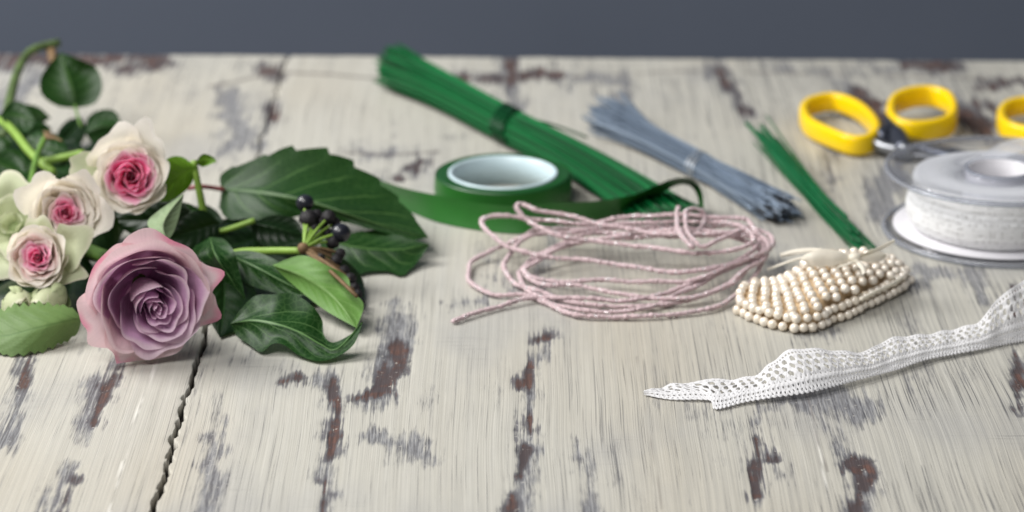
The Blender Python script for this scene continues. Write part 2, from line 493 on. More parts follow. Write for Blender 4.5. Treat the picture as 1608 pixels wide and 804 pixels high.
def table_mat():
    m = NT('distressed cream paint on boards')
    co = m.coord()
    bare, grey, line, crack, gouge = (m.attr(k) for k in ('bare', 'grey', 'line', 'crack', 'gouge'))
    warp = m.noise(co, 7, 1)
    wv = m.n('VectorMath', operation='ADD')
    cx = m.n('CombineXYZ'); m.put(cx, 0, m.math('MULTIPLY', m.math('SUBTRACT', warp, .5), .006))
    m.t.links.new(co, wv.inputs[0]); m.t.links.new(cx.outputs[0], wv.inputs[1])
    wc = wv.outputs[0]
    s1 = m.noise(m.mapv(wc, (1750, 11, 1)), 1.0, 2, .4)          # hair lines of the brush
    s1b = m.noise(m.mapv(wc, (1100, 7, 1), (0, 0, R_(3.5)), (5, 3, 0)), 1.0, 2, .45)
    s2 = m.noise(m.mapv(wc, (300, 4, 1)), 1.0, 4, .6)            # broader strokes
    s3 = m.noise(m.mapv(wc, (1500, 12, 1), (0, 0, R_(-10))), 1.0, 2, .4)   # strokes laid at a slant
    s4 = m.noise(m.mapv(wc, (22, 1000, 1), (0, 0, R_(5))), 1.0, 2, .5)     # cross brushing
    s5 = m.noise(m.mapv(wc, (1500, 95, 1), loc=(2, 9, 0)), 1.0, 3, .6)     # bristle fringe
    patch = m.noise(co, 14, 3)
    patch2 = m.noise(m.mapv(co, (1, 1, 1), loc=(3, 7, 0)), 16, 3)
    patch3 = m.noise(m.mapv(co, (1, .6, 1), loc=(11, 2, 0)), 17, 3)
    sepx = m.n('SeparateXYZ'); m.put(sepx, 0, co)
    right = m.ramp(sepx.outputs[0], -.08, .16)
    cream = m.mix(s2, (.395, .38, .33), (.51, .497, .448))
    warm = m.noise(m.mapv(co, (1, .4, 1), loc=(5, 1, 0)), 8, 2)
    cream = m.mix(m.math('MULTIPLY', m.ramp(warm, .45, .7), .5), cream, (.43, .385, .305))
    cream = m.mix(m.math('MULTIPLY', m.ramp(s1b, .42, .62), m.math('ADD', .16, m.math('MULTIPLY', right, .22))), cream, (.25, .245, .23))
    cream = m.mix(m.math('MULTIPLY', m.ramp(patch3, .50, .72), .4), cream, (.30, .30, .30))
    col = cream
    # thin grey hair lines where the undercoat shows between bristles
    dens = m.math('ADD', .03, m.math('MULTIPLY', right, -.02))
    l1 = m.math('MULTIPLY', m.ramp(m.math('SUBTRACT', s1, dens), .61, .69), m.ramp(patch, .38, .60))
    l2 = m.math('MULTIPLY', m.ramp(s1b, .64, .72), m.ramp(patch2, .40, .56))
    l3 = m.math('MULTIPLY', m.ramp(s3, .60, .67), m.math('MULTIPLY', m.ramp(patch2, .46, .58), m.math('ADD', .35, m.math('MULTIPLY', right, .65))))
    l4 = m.math('MULTIPLY', m.ramp(s4, .61, .70), m.math('MULTIPLY', m.ramp(patch3, .56, .68), .5))
    hair = m.math('MAXIMUM', m.math('MAXIMUM', l1, l2), m.math('MAXIMUM', l3, l4))
    col = m.mix(m.math('MULTIPLY', hair, m.math('ADD', .50, m.math('MULTIPLY', right, .22))), col, (.075, .076, .084))
    # washes of grey-blue undercoat, streaky
    st = m.math('ADD', m.math('MULTIPLY', s5, .6), m.math('MULTIPLY', s1b, .4))
    stc = m.math('SUBTRACT', st, .5)
    gm = m.ramp(m.math('ADD', grey, m.math('MULTIPLY', stc, 2.1)), .26, 1.02)
    gm = m.math('MULTIPLY', gm, m.ramp(grey, .02, .35))
    gcol = m.mix(m.ramp(st, .4, .62), (.21, .215, .235), (.07, .07, .082))
    col = m.mix(m.math('MULTIPLY', gm, .84), col, gcol)
    # charcoal fringe round the bare wood, then the wood itself
    cm = m.ramp(m.math('ADD', bare, m.math('MULTIPLY', stc, 1.8)), .18, .55)
    cm = m.math('MULTIPLY', cm, m.ramp(bare, .015, .12))
    col = m.mix(m.math('MULTIPLY', cm, .93), col, m.mix(m.ramp(s5, .3, .7), (.035, .033, .038), (.17, .165, .175)))
    bm = m.ramp(m.math('ADD', bare, m.math('MULTIPLY', stc, 1.5)), .54, .82)
    bm = m.math('MULTIPLY', bm, m.ramp(bare, .1, .4))
    w1 = m.noise(m.mapv(co, (500, 40, 1)), 1, 4, .6)
    bcol = m.mix(m.ramp(w1, .3, .7), (.040, .027, .026), (.13, .066, .050))
    dk = m.noise(co, 75, 4, .6)
    bcol = m.mix(m.math('MULTIPLY', m.ramp(dk, .42, .56), .85), bcol, (.060, .048, .050))
    col = m.mix(m.math('MULTIPLY', bm, .95), col, bcol)
    flake = m.ramp(m.math('ADD', m.noise(co, 420, 3, .6), m.math('MULTIPLY', s5, .3)), .80, .86)
    col = m.mix(m.math('MULTIPLY', flake, m.math('MULTIPLY', m.math('MAXIMUM', m.math('SUBTRACT', cm, bm), gm), .6)), col, (.48, .46, .42))
    col = m.mix(m.math('MULTIPLY', gouge, .8), col, (.80, .78, .72))
    col = m.mix(line, col, (.09, .07, .065))
    col = m.mix(crack, col, (.012, .008, .006))
    h = m.math('ADD', m.math('MULTIPLY', s1, .6), m.math('MULTIPLY', s2, .8))
    h = m.math('SUBTRACT', h, m.math('MULTIPLY', m.math('MAXIMUM', hair, m.math('MAXIMUM', bm, gm)), .5))
    h = m.math('ADD', h, m.math('MULTIPLY', gouge, .6))
    rg = m.math('ADD', .45, m.math('MULTIPLY', bm, .2))
    return m.surf(m.bsdf(Base_Color=col, Roughness=rg, Specular_IOR_Level=.3, Normal=m.bump(h, .5, .0005)))
M['table'] = table_mat()

def wall_mat():
    m = NT('matt slate blue wall paint')
    n1 = m.noise(m.coord(), 6, 4)
    n2 = m.noise(m.coord(), 200, 3)
    c = m.mix(n1, (.085, .100, .132), (.105, .120, .155))
    return m.surf(m.bsdf(Base_Color=c, Roughness=.8, Specular_IOR_Level=.2, Normal=m.bump(n2, .1, .001)))
M['wall'] = wall_mat()

# ------------------------------------------------------------------ tabletop
def build_table():
    e0, e1 = P(0, 84), P(1608, 96)
    sl = (e1.y - e0.y) / (e1.x - e0.x)
    xs = list(np.arange(-.34, -.128, .0008)) + list(np.arange(-.128, -.108, .00022)) + list(np.arange(-.108, .34, .0008))
    xs = np.array([-.95, -.75, -.55, -.45, -.40, -.36] + xs + [.36, .40, .45, .55, .75, .95])
    y0 = .80
    ye = 1.0
    ts = np.linspace(0, 1, 480)
    X = np.repeat(xs[None, :], len(ts) + 2, 0)
    edge = e0.y + (xs - e0.x) * sl
    edge = edge + .0012 * (fbm(xs * 60, xs * 0 + 3, 5) - .5) + .0006 * (fbm(xs * 400, xs * 0 + 9, 6) - .5)
    Y = y0 + ts[:, None] * (edge[None, :] - y0)
    Y = np.vstack([np.full((1, len(xs)), .45), np.full((1, len(xs)), .70), Y])
    nr, nc = X.shape
    x = X.ravel(); y = Y.ravel()
    px, py = px_of(x, y)
    xm, ym = x * 1000, y * 1000
    streak = fbm(xm * .9, ym * .05, 11, 3)
    streak2 = fbm(xm * .30, ym * .03, 12, 3)
    blotch = fbm(xm * .12, ym * .08, 13, 4)
    def stain(lst, rag=14, soft=7, jag=.0):
        best = np.full(len(px), 1e9)
        for poly in lst:
            for a, b in zip(poly[:-1], poly[1:]):
                ax, ay, ar = a; bx, by, br = b
                dx, dy = bx - ax, by - ay; L2 = dx * dx + dy * dy + 1e-9
                t = np.clip(((px - ax) * dx + (py - ay) * dy) / L2, 0, 1)
                d = np.hypot(px - ax - t * dx, py - ay - t * dy) - (ar + (br - ar) * t)
                best = np.minimum(best, d)
        best = best + rag * (streak - .5) + rag * 1.2 * (blotch - .5)
        return sstep(soft, -soft, best)
    bare_l = [
        [(622, 545, 10), (632, 572, 15), (608, 600, 15), (575, 620, 9), (546, 630, 3)],
        [(440, 601, 3), (455, 595, 6), (470, 590, 4)],
        [(520, 612, 7), (532, 640, 10), (529, 668, 9)], [(528, 678, 8), (520, 716, 7)], [(511, 760, 4), (509, 830, 4)],
        [(44, 572, 7), (36, 605, 8)],
        [(186, 572, 5), (172, 605, 10), (158, 640, 10), (148, 655, 5)],
        [(118, 748, 4), (100, 785, 9), (85, 830, 10)],
        [(862, 528, 7), (845, 533, 9)], [(834, 578, 5), (828, 598, 9), (824, 604, 8)],
        [(832, 655, 9), (830, 672, 9)], [(824, 700, 6), (815, 745, 6)], [(806, 780, 5), (800, 830, 7)],
        [(1188, 690, 5), (1187, 735, 7), (1186, 778, 4)], [(1205, 722, 5), (1220, 724, 7)],
        [(1338, 727, 7), (1364, 728, 9), (1372, 745, 9), (1350, 768, 9), (1343, 830, 10)],
        [(427, 172, 5), (430, 186, 6)],
        [(620, 278, 3), (640, 262, 5), (672, 250, 3)],
        [(-40, 95, 8), (120, 92, 9), (265, 93, 6)], [(170, 106, 6), (250, 104, 6)], [(400, 108, 2), (440, 113, 4)],
        [(800, 88, 6), (806, 120, 5)], [(700, 122, 2), (800, 122, 3), (880, 116, 4)],
        [(1345, 150, 12), (1378, 172, 13), (1392, 195, 8)], [(1515, 180, 12), (1545, 200, 15)], [(1530, 160, 5), (1560, 170, 6)],
        [(1130, 112, 4), (1160, 150, 6), (1176, 178, 4)], [(1420, 100, 4), (1500, 102, 6)], [(1540, 128, 4), (1640, 132, 5)],
        [(210, 215, 6), (240, 255, 9)], [(150, 285, 10), (200, 300, 8)], [(1590, 450, 3), (1600, 640, 2)],
    ]
    bare_l = [[(a, b, r * 1.0 + 2.0) for a, b, r in q] for q in bare_l]
    bare = stain(bare_l, 22, 15)
    grey_l = [
        [(630, 500, 26), (618, 560, 30), (590, 620, 24), (550, 640, 8)],
        [(500, 590, 8), (520, 620, 14), (528, 670, 16), (516, 730, 14), (508, 830, 13)],
        [(40, 570, 16), (28, 640, 16), (10, 690, 14)],
        [(178, 570, 14), (140, 640, 22), (130, 690, 8)],
        [(110, 740, 12), (70, 840, 30)],
        [(355, 662, 14), (332, 720, 20), (312, 830, 24)],
        [(862, 525, 13), (832, 600, 12), (830, 700, 15), (808, 830, 20)],
        [(905, 700, 4), (925, 745, 14), (930, 830, 16)],
        [(1190, 640, 5), (1187, 800, 10)],
        [(1215, 630, 14), (1290, 620, 30), (1360, 640, 26)], [(1280, 640, 8), (1330, 720, 10), (1360, 740, 18), (1345, 830, 24)],
        [(1200, 715, 14), (1230, 745, 10)],
        [(590, 690, 20), (670, 710, 20)],
        [(360, 150, 24), (378, 210, 26), (350, 240, 18)],
        [(425, 165, 12), (410, 230, 9)],
        [(540, 235, 4), (600, 245, 6), (680, 240, 4)], [(590, 285, 8), (650, 255, 8)],
        [(785, 95, 14), (820, 190, 10)], [(880, 120, 10), (980, 130, 16), (960, 190, 20)],
        [(1120, 110, 14), (1180, 180, 12)],
        [(1200, 112, 4), (1500, 108, 9)], [(1330, 145, 22), (1395, 200, 18)], [(1500, 170, 22), (1570, 205, 22)],
        [(1400, 280, 30), (1380, 330, 28), (1395, 300, 22)], [(1300, 240, 8), (1310, 330, 8)],
        [(1440, 425, 12), (1540, 440, 16), (1545, 470, 8)], [(1480, 430, 10), (1420, 450, 10)],
        [(860, 380, 8), (850, 430, 12), (855, 460, 6)], [(770, 410, 12), (800, 440, 12)], [(1210, 410, 14), (1235, 430, 14)],
        [(1255, 525, 10), (1310, 520, 8)], [(1430, 600, 5), (1450, 640, 6)], [(1600, 520, 6), (1605, 640, 4)],
        [(700, 480, 5), (760, 470, 8)], [(-20, 200, 30), (60, 120, 20)], [(150, 260, 40), (250, 300, 30)],
    ]
    grey = stain(grey_l, 34, 22)
    grey = np.maximum(grey, .42 * sstep(.50, .66, fbm(xm * .03, ym * .016, 51, 4)) * sstep(330, 180, py))
    grey = np.maximum(grey, .5 * sstep(.55, .74, fbm(xm * .035, ym * .018, 21, 4)) * sstep(.35, .6, streak2))
    # thin drawn seams: far breadboard edge, chips
    def thin(poly, w=1.0):
        best = np.full(len(px), 1e9)
        for a, b in zip(poly[:-1], poly[1:]):
            dx, dy = b[0] - a[0], b[1] - a[1]; L2 = dx * dx + dy * dy
            t = np.clip(((px - a[0]) * dx + (py - a[1]) * dy) / L2, 0, 1)
            best = np.minimum(best, np.hypot(px - a[0] - t * dx, py - a[1] - t * dy))
        return sstep(w + 1, w * .4, best + 2.0 * (streak - .5))
    line = np.maximum.reduce([
        .7 * thin([(330, 136), (370, 128), (430, 113), (520, 117), (600, 124)], 1.6),
        .6 * thin([(600, 124), (700, 124), (900, 120), (1060, 112), (1300, 116), (1620, 126)], 1.4) * sstep(.35, .6, blotch),
        .5 * thin([(1268, 615), (1283, 690), (1300, 740)], 1.0),
        .35 * thin([(1000, 560), (1040, 800)], 0.8) * sstep(.4, .6, streak2),
        .55 * thin([(540, 240), (610, 243), (690, 238)], 2.0)])
    gouge = .8 * thin([(250, 560), (215, 650), (195, 720), (165, 830)], 3.0) * sstep(.45, .65, streak)
    gouge = np.maximum(gouge, .6 * thin([(1272, 640), (1290, 720), (1300, 780)], 1.0))
    # the crack between two boards, cut into the surface
    cxm = -118.6 + 1.6 * (fbm(ym * .10, ym * 0 + 4, 31, 3) - .5) * 2 + 1.2 * (vnoise(ym * .35, ym * 0, 33) - .5)
    hw = .35 + .95 * fbm(ym * .22, ym * 0 + 8, 35, 3)
    hw = hw * (.5 + .5 * sstep(1300, 1000, ym))
    dcr = np.abs(xm - cxm) - hw
    crack = sstep(.22, -.15, dcr)
    z = -.0045 * crack + .00025 * (blotch - .5) - .0004 * bare - .00012 * grey
    z = z - .0003 * np.exp(-((xm - cxm) / 1.6) ** 2)
    rowi = np.repeat(np.arange(nr), nc)
    z[rowi < 2] = 0
    co = np.stack([x, y, z], 1)
    idx = np.arange(nr * nc).reshape(nr, nc)
    q = np.stack([idx[:-1, :-1], idx[:-1, 1:], idx[1:, 1:], idx[1:, :-1]], -1).reshape(-1, 4)
    # skirt: edge of the board
    ring = np.concatenate([idx[0, :], idx[1:, -1], idx[-1, ::-1][1:], idx[::-1, 0][1:-1]])
    low = co[ring].copy(); low[:, 2] = -.035
    base = len(co)
    co = np.vstack([co, low]); k = len(ring)
    r2 = np.roll(np.arange(k), -1)
    sk = np.stack([ring[np.arange(k)], base + np.arange(k), base + r2, ring[r2]], -1)
    q = np.vstack([q, sk])
    me = bpy.data.meshes.new('tabletop')
    me.vertices.add(len(co)); me.vertices.foreach_set('co', co.ravel())
    me.loops.add(q.size); me.loops.foreach_set('vertex_index', q.ravel().astype(np.int32))
    me.polygons.add(len(q)); me.polygons.foreach_set('loop_start', (np.arange(len(q)) * 4).astype(np.int32))
    me.update(calc_edges=True); me.validate()
    me.polygons.foreach_set('use_smooth', np.arange(len(q)) < len(q) - k)
    for nm, a in (('bare', bare), ('grey', grey), ('line', line), ('crack', crack), ('gouge', gouge)):
        at = me.attributes.new(nm, 'FLOAT', 'POINT')
        full = np.zeros(len(co), np.float32); full[:len(a)] = a
        at.data.foreach_set('value', full)
    me.materials.append(M['table'])
    o = bpy.data.objects.new('tabletop', me); COL.objects.link(o)
    props(o, 'distressed cream painted wooden tabletop under all the things', 'table', kind='structure')
build_table()
wy = P(804, 88).y + .42
w = mesh_obj('wall', ([V((-2.2, wy + .06, -.8)), V((2.2, wy - .06, -.8)), V((2.2, wy - .06, 1.6)), V((-2.2, wy + .06, 1.6)),
                       V((-2.2, wy + .16, -.8)), V((2.2, wy + .04, -.8)), V((2.2, wy + .04, 1.6)), V((-2.2, wy + .16, 1.6))],
                      [(0, 1, 2, 3), (4, 7, 6, 5), (0, 4, 5, 1), (3, 2, 6, 7), (0, 3, 7, 4), (1, 5, 6, 2)]), M['wall'], smooth=False)
props(w, 'plain slate blue wall behind the table', 'wall', kind='structure')

# ------------------------------------------------------------------ wire bundles
def bundle(root, stations, n, rad, mat, seed, segs=26, name='wire', jitter_len=.03, keep=95, splay=.10):
    """stations: list of (centre, side vector, up vector) with half sizes as vector lengths; wires run through all"""
    rnd = random.Random(seed)
    spots = []
    ga = math.pi * (3 - math.sqrt(5))
    for i in range(n):
        r = math.sqrt((i + .5) / n); a = i * ga
        spots.append((r * math.cos(a) + rnd.gauss(0, .05), r * math.sin(a) + rnd.gauss(0, .05)))
    spots.sort(key=lambda s: -(s[1] + .25 * abs(s[0])))      # upper ones first
    core = []
    for k, (a, b) in enumerate(spots):
        pts = []
        ja, jb = rnd.gauss(0, splay), rnd.gauss(0, splay); ka, kb = rnd.gauss(0, splay), rnd.gauss(0, splay)
        for si, (c, sv, uv) in enumerate(stations):
            end = si in (0, len(stations) - 1)
            w = 1.0 if end else .35
            e1, e2 = (ja, jb) if si < len(stations) / 2 else (ka, kb)
            pts.append(c + sv * (a + e1 * w) + uv * (b + e2 * w))
        # ragged ends
        d0 = (pts[0] - pts[1]); d1 = (pts[-1] - pts[-2])
        pts[0] = pts[0] + d0 * rnd.uniform(-jitter_len, jitter_len)
        pts[-1] = pts[-1] + d1 * rnd.uniform(-jitter_len, jitter_len)
        for p in pts:
            if p.z < rad: p.z = rad
        g = tube(cr(pts, segs), rad, 6)
        if k < keep: mesh_obj(name, g, mat, root)
        else: core.append(g)
    if core:
        o = mesh_obj('wire_core', join(*core), mat, root); o['kind'] = 'stuff'

def ring_wraps(c, ax, sv, uv, turns, pitch, r, grow=1.08):
    pts = []
    n = int(turns * 20)
    for i in range(n + 1):
        a = 2 * math.pi * i / 20
        pts.append(c + ax * (pitch * (i / 20 - turns / 2)) + (sv * math.cos(a) + uv * math.sin(a)) * grow)
    return pts

def perp(a, b):
    d = (b - a); d.z = 0; d.normalize()
    return d, V((d.y, -d.x, 0))          # axis, side (to the right when walking a->b)

# long green bundle
mm = .001
root = thing('wire_bundle', 'thick bundle of long green wires tied round the middle, behind the tape roll', 'wire bundle', P(800, 205, 0), 'bundles of florist wire')
def edge_station(u, l, zc, half_h):
    """station from upper and lower edge pixels of a bundle"""
    a, b = P(u[0], u[1], zc), P(l[0], l[1], zc)
    return ((a + b) / 2, (b - a) * .5 * .92, V((0, 0, half_h * mm)))
st = [edge_station((632, 80), (592, 118), 9, 7.5), edge_station((700, 120), (672, 152), 8, 7), edge_station((812, 182), (780, 208), 7.5, 6.8),
      edge_station((935, 242), (878, 260), 7, 6.2), edge_station((1040, 296), (952, 312), 5.5, 5.0), edge_station((1112, 338), (1010, 356), 4, 3.6)]
bundle(root, st, 270, .00050, M['green_wire'], 3, 30, jitter_len=.10, splay=.13)
ax, sd = perp(st[1][0], st[3][0])
tie = ring_wraps(st[2][0], ax, st[2][1] * 1.0, st[2][2], 6, .0021, 0, 1.10)
mesh_obj('tie_wire', join(tube(tie, .0007, 6), tube(cr(PP([(820, 182, 14), (842, 189, 12), (880, 200, 9), (922, 216, 6)]), 20), .0006, 6)), M['green_wire_dark'], root)

# grey bundle
root = thing('wire_bundle', 'grey steel wire bundle with dark cut ends, fanned out at the far end', 'wire bundle', P(1095, 256, 0), 'bundles of florist wire')
st = [edge_station((985, 168), (925, 190), 7, 6), edge_station((1030, 205), (995, 222), 6, 5), edge_station((1112, 250), (1082, 266), 5, 4.6),
      edge_station((1165, 278), (1140, 300), 5, 4.5), edge_station((1240, 318), (1200, 335), 4.5, 4.2)]
bundle(root, st, 280, .00034, M['grey_wire'], 5, 24, jitter_len=.30, splay=.27)
ax, sd = perp(st[1][0], st[3][0])
mesh_obj('tie_wire', tube(ring_wraps(st[2][0], ax, st[2][1], st[2][2], 2.2, .0028, 0, 1.12), .00045, 6), M['grey_tie'], root)
ends = []
rnd = random.Random(9)
c, sv, uv = st[-1]
ex = (st[-1][0] - st[-2][0]).normalized()
for i in range(150):
    a, r = rnd.uniform(0, 6.28), math.sqrt(rnd.random())
    p = c + sv * r * math.cos(a) * 1.05 + uv * r * math.sin(a) * 1.05 + ex * rnd.uniform(-.004, .004)
    p.z = max(p.z, .0006)
    ends.append(tube([p - ex * .004, p + ex * .0035], .00036, 6))
o = mesh_obj('cut_end', join(*ends), M['wire_end'], root); o['kind'] = 'stuff'

# short fine green bundle
root = thing('wire_bundle', 'slim loose bundle of short dark green wires beside the spool', 'wire bundle', P(1270, 290, 0), 'bundles of florist wire')
st = [edge_station((1222, 222), (1202, 232), 4, 3), edge_station((1262, 268), (1232, 272), 4, 3.2), edge_station((1300, 315), (1276, 322), 3.5, 3),
      edge_station((1366, 382), (1338, 386), 2, 2)]
bundle(root, st, 38, .00042, M['green_wire_fine'], 8, 20, jitter_len=.6, splay=.45)
for dx in (-2, 1, 4):
    mesh_obj('wire', tube(cr(PP([(1172 + dx, 191 + abs(dx), 7), (1205 + dx, 228, 6), (1250 + dx, 275, 6), (1300, 330, 3)]), 16), .00055, 6), M['green_wire_fine'], root)

# ------------------------------------------------------------------ green tape roll
c0 = P(790, 272, 12.5); c0.z = 0
rr = (P(896, 272, 12.5) - P(684, 272, 12.5)).length / 2
root = thing('tape_roll', 'roll of green florist tape with a pale core and a long loose tail', 'tape roll', c0)
ri = rr * .775
prof = [(rr, .0004), (rr + .0002, .004), (rr, .0121), (rr - .0006, .0126)]
for i in range(1, 20):
    f = i / 20; prof.append((rr - .0006 + (ri + .0022 - rr) * f, .0126 + (.00018 if i % 2 else 0)))
prof += [(ri + .0012, .0126), (ri + .0012, .0004)]
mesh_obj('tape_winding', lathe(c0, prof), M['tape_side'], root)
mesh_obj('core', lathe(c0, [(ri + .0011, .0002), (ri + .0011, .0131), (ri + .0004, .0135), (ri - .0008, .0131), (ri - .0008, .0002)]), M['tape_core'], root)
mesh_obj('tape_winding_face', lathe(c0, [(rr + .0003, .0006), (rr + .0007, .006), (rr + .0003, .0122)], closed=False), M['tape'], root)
Aup = [(560, 268, 10), (590, 280, 10.5), (638, 296, 11.5), (690, 307, 12), (747, 318, 12), (804, 323, 12), (860, 319, 12), (930, 316, 12), (975, 310, 13), (1003, 303, 14), (1030, 291, 16), (1060, 280, 18), (1086, 281, 17), (1102, 299, 12), (1105, 330, 5), (1104, 350, 1)]
Alo = [(580, 305, 0.4), (605, 315, 0.4), (648, 334, 0.4), (692, 350, 0.4), (756, 362, 0.4), (815, 367, 0.4), (868, 362, 0.4), (930, 350, 0.6), (978, 338, 2), (1010, 318, 6), (1040, 303, 9), (1063, 291, 12), (1083, 292, 11), (1095, 308, 8), (1098, 332, 3), (1097, 352, 0.6)]
mesh_obj('loose_tail', strip(PP(Aup), PP(Alo), 120, 8, .0006), M['tape'], root)

# ------------------------------------------------------------------ pink cord
Z = lambda x, y, z: P(700 + .3358 * x, 280 + .3358 * y, z)
loops = [
    # tail comes in from lower left
    (30, 675, 1.2), (150, 632, 1.2), (300, 585, 1.6), (450, 558, 2.2), (650, 566, 3), (850, 577, 3), (1020, 545, 3), (1170, 490, 4), (1300, 430, 6), (1420, 380, 9), (1515, 325, 11), (1500, 262, 13), (1380, 232, 14),
    (1150, 238, 12), (900, 232, 10), (650, 240, 9), (430, 245, 8), (370, 275, 7), (300, 310, 5), (200, 345, 3.5), (125, 390, 2), (108, 430, 1.4), (130, 500, 1.2), (220, 545, 1.2), (360, 552, 1.3), (470, 590, 1.2), (640, 622, 1.2), (820, 628, 1.2), (960, 600, 1.8), (1080, 545, 2.4), (1230, 480, 4), (1400, 395, 7), (1500, 345, 9), (1490, 290, 13), (1370, 262, 15),
    (1150, 258, 14), (880, 285, 11), (620, 300, 8), (480, 345, 6), (400, 380, 4), (370, 440, 3), (450, 500, 3), (620, 510, 3), (800, 545, 3), (980, 565, 3), (1150, 560, 3), (1320, 500, 4), (1420, 420, 7), (1490, 340, 12), (1440, 265, 16), (1320, 215, 17),
    (1120, 205, 15), (850, 215, 13), (600, 260, 10), (420, 265, 9), (330, 320, 6), (280, 400, 4), (310, 480, 2), (420, 530, 2), (600, 590, 1.4), (820, 605, 1.4), (1040, 590, 1.5), (1250, 530, 3), (1400, 440, 7), (1500, 370, 10), (1480, 300, 14), (1360, 275, 16),
    (1150, 272, 13), (900, 268, 11), (700, 262, 10), (560, 300, 8), (440, 370, 5), (380, 410, 3), (345, 450, 1.6), (385, 520, 1.3), (500, 605, 1.2), (640, 652, 1.2), (880, 652, 1.2), (1100, 635, 1.2), (1290, 590, 1.4), (1430, 490, 3), (1480, 400, 7), (1450, 320, 12), (1340, 280, 15),
    (1180, 245, 17), (1000, 250, 15), (760, 285, 12), (560, 320, 9), (430, 390, 6), (370, 430, 4), (420, 470, 3), (560, 485, 3), (740, 480, 3.4), (950, 490, 4), (1150, 485, 5), (1330, 410, 9), (1460, 300, 14), (1420, 215, 17), (1380, 193, 18), (1200, 184, 18), (1010, 178, 17),
    (820, 190, 15), (640, 215, 13), (480, 200, 13), (300, 182, 14), (200, 185, 14), (165, 205, 13), (190, 255, 11), (280, 318, 9), (420, 360, 8), (600, 380, 7), (800, 405, 7), (1000, 440, 7), (1200, 437, 8), (1380, 390, 10), (1500, 330, 13), (1430, 255, 17),
    (1250, 262, 18), (1050, 268, 17), (850, 245, 16), (680, 205, 17), (560, 175, 18), (430, 148, 20), (350, 125, 21), (335, 150, 20), (400, 215, 16), (520, 275, 14), (700, 300, 12), (900, 318, 12), (1100, 345, 13), (1290, 352, 14), (1440, 300, 17), (1400, 250, 19), (1280, 290, 18), (1200, 325, 17),
    (1150, 290, 19), (1118, 225, 21), (1122, 165, 23), (1160, 145, 23), (1200, 158, 21), (1215, 200, 18), (1190, 250, 17), (1140, 290, 18),
    (1150, 325, 19), (1105, 280, 21), (1085, 210, 22), (1090, 140, 22)]
cp = [Z(*q) for q in loops]
cpts = cr(cp, 5400)
for i in range(len(cpts)):
    t = i * .012
    cpts[i] = cpts[i] + V((math.sin(t * 3.1) * .0005 + math.sin(t * 9.7) * .00025, math.cos(t * 2.3) * .0007 + math.sin(t * 7.1) * .0003, abs(math.sin(t * 4.3)) * .0005 + .0001))
rnd = random.Random(4)
crad = []
v = 0
for i in range(len(cpts)):
    v = .6 * v + rnd.gauss(0, .00010); crad.append(.00086 + max(-.0003, min(.0004, v)))
cg = tube(cpts, crad, 8)
cg = ([p + V((rnd.gauss(0, .00016), rnd.gauss(0, .00016), rnd.gauss(0, .00016))) for p in cg[0]], cg[1])
fv, ff = list(cg[0]), list(cg[1])
for i in range(26000):
    k = rnd.randrange(2, len(cpts) - 2); t = (cpts[k + 1] - cpts[k - 1]).normalized()
    d = V((rnd.gauss(0, 1), rnd.gauss(0, 1), rnd.gauss(0, 1))); d = (d - t * d.dot(t)).normalized()
    b0 = cpts[k] + d * .0007; tip = cpts[k] + d * rnd.uniform(.0012, .0019) + t * rnd.uniform(-.0008, .0008)
    if tip.z < .0001: continue
    n0 = len(fv); fv += [b0 - t * .00007, b0 + t * .00007, tip]; ff.append((n0, n0 + 1, n0 + 2))
cg = (fv, ff)
o = mesh_obj('cord', cg, M['cord'], origin=P(975, 420, 0))
props(o, 'dusty pink glittery cord coiled in loose loops on the table', 'cord')

# ------------------------------------------------------------------ scissors
def ringloop(path, th, hh, tilt=0):
    """closed handle loop: rounded rectangular section swept round a closed path"""
    pts = cr(path, 64, True); vs = []; fs = []; sec = []
    for k in range(16):
        a = 2 * math.pi * k / 16
        ca, sa = math.cos(a), math.sin(a)
        e = .62
        sec.append((math.copysign(abs(ca) ** e, ca) * th, math.copysign(abs(sa) ** e, sa) * hh))
    n = len(pts)
    for i, p in enumerate(pts):
        t = (pts[(i + 1) % n] - pts[(i - 1) % n]).normalized()
        s = t.cross(V((0, 0, 1))).normalized()
        u = s.cross(t)
        for a, b in sec: vs.append(p + s * a + u * b)
    for i in range(n):
        for k in range(16):
            j = (i + 1) % n; q = (k + 1) % 16
            fs.append((i * 16 + k, i * 16 + q, j * 16 + q, j * 16 + k))
    return vs, fs

def blade(a, b, w, z, th, bend=0):
    d = (b - a).normalized(); s = d.cross(V((0, 0, 1))).normalized()
    n = 14; vs = []; fs = []
    for i in range(n):
        t = i / (n - 1); p = a.lerp(b, t)
        ww = w * (1 - .85 * max(0, (t - .35) / .65) ** 1.3) * (.7 + .3 * min(1, t * 5))
        for q, zz in ((-.5, 0), (.5, 0), (.32, 1), (-.5, 1)):
            vs.append(V((p.x, p.y, 0)) + s * ww * q + V((0, 0, z + th * zz)))
    for i in range(n - 1):
        for k in range(4):
            fs.append((i * 4 + k, i * 4 + (k + 1) % 4, i * 4 + 4 + (k + 1) % 4, i * 4 + 4 + k))
    fs.append((3, 2, 1, 0)); e = (n - 1) * 4; fs.append((e, e + 1, e + 2, e + 3))
    return vs, fs

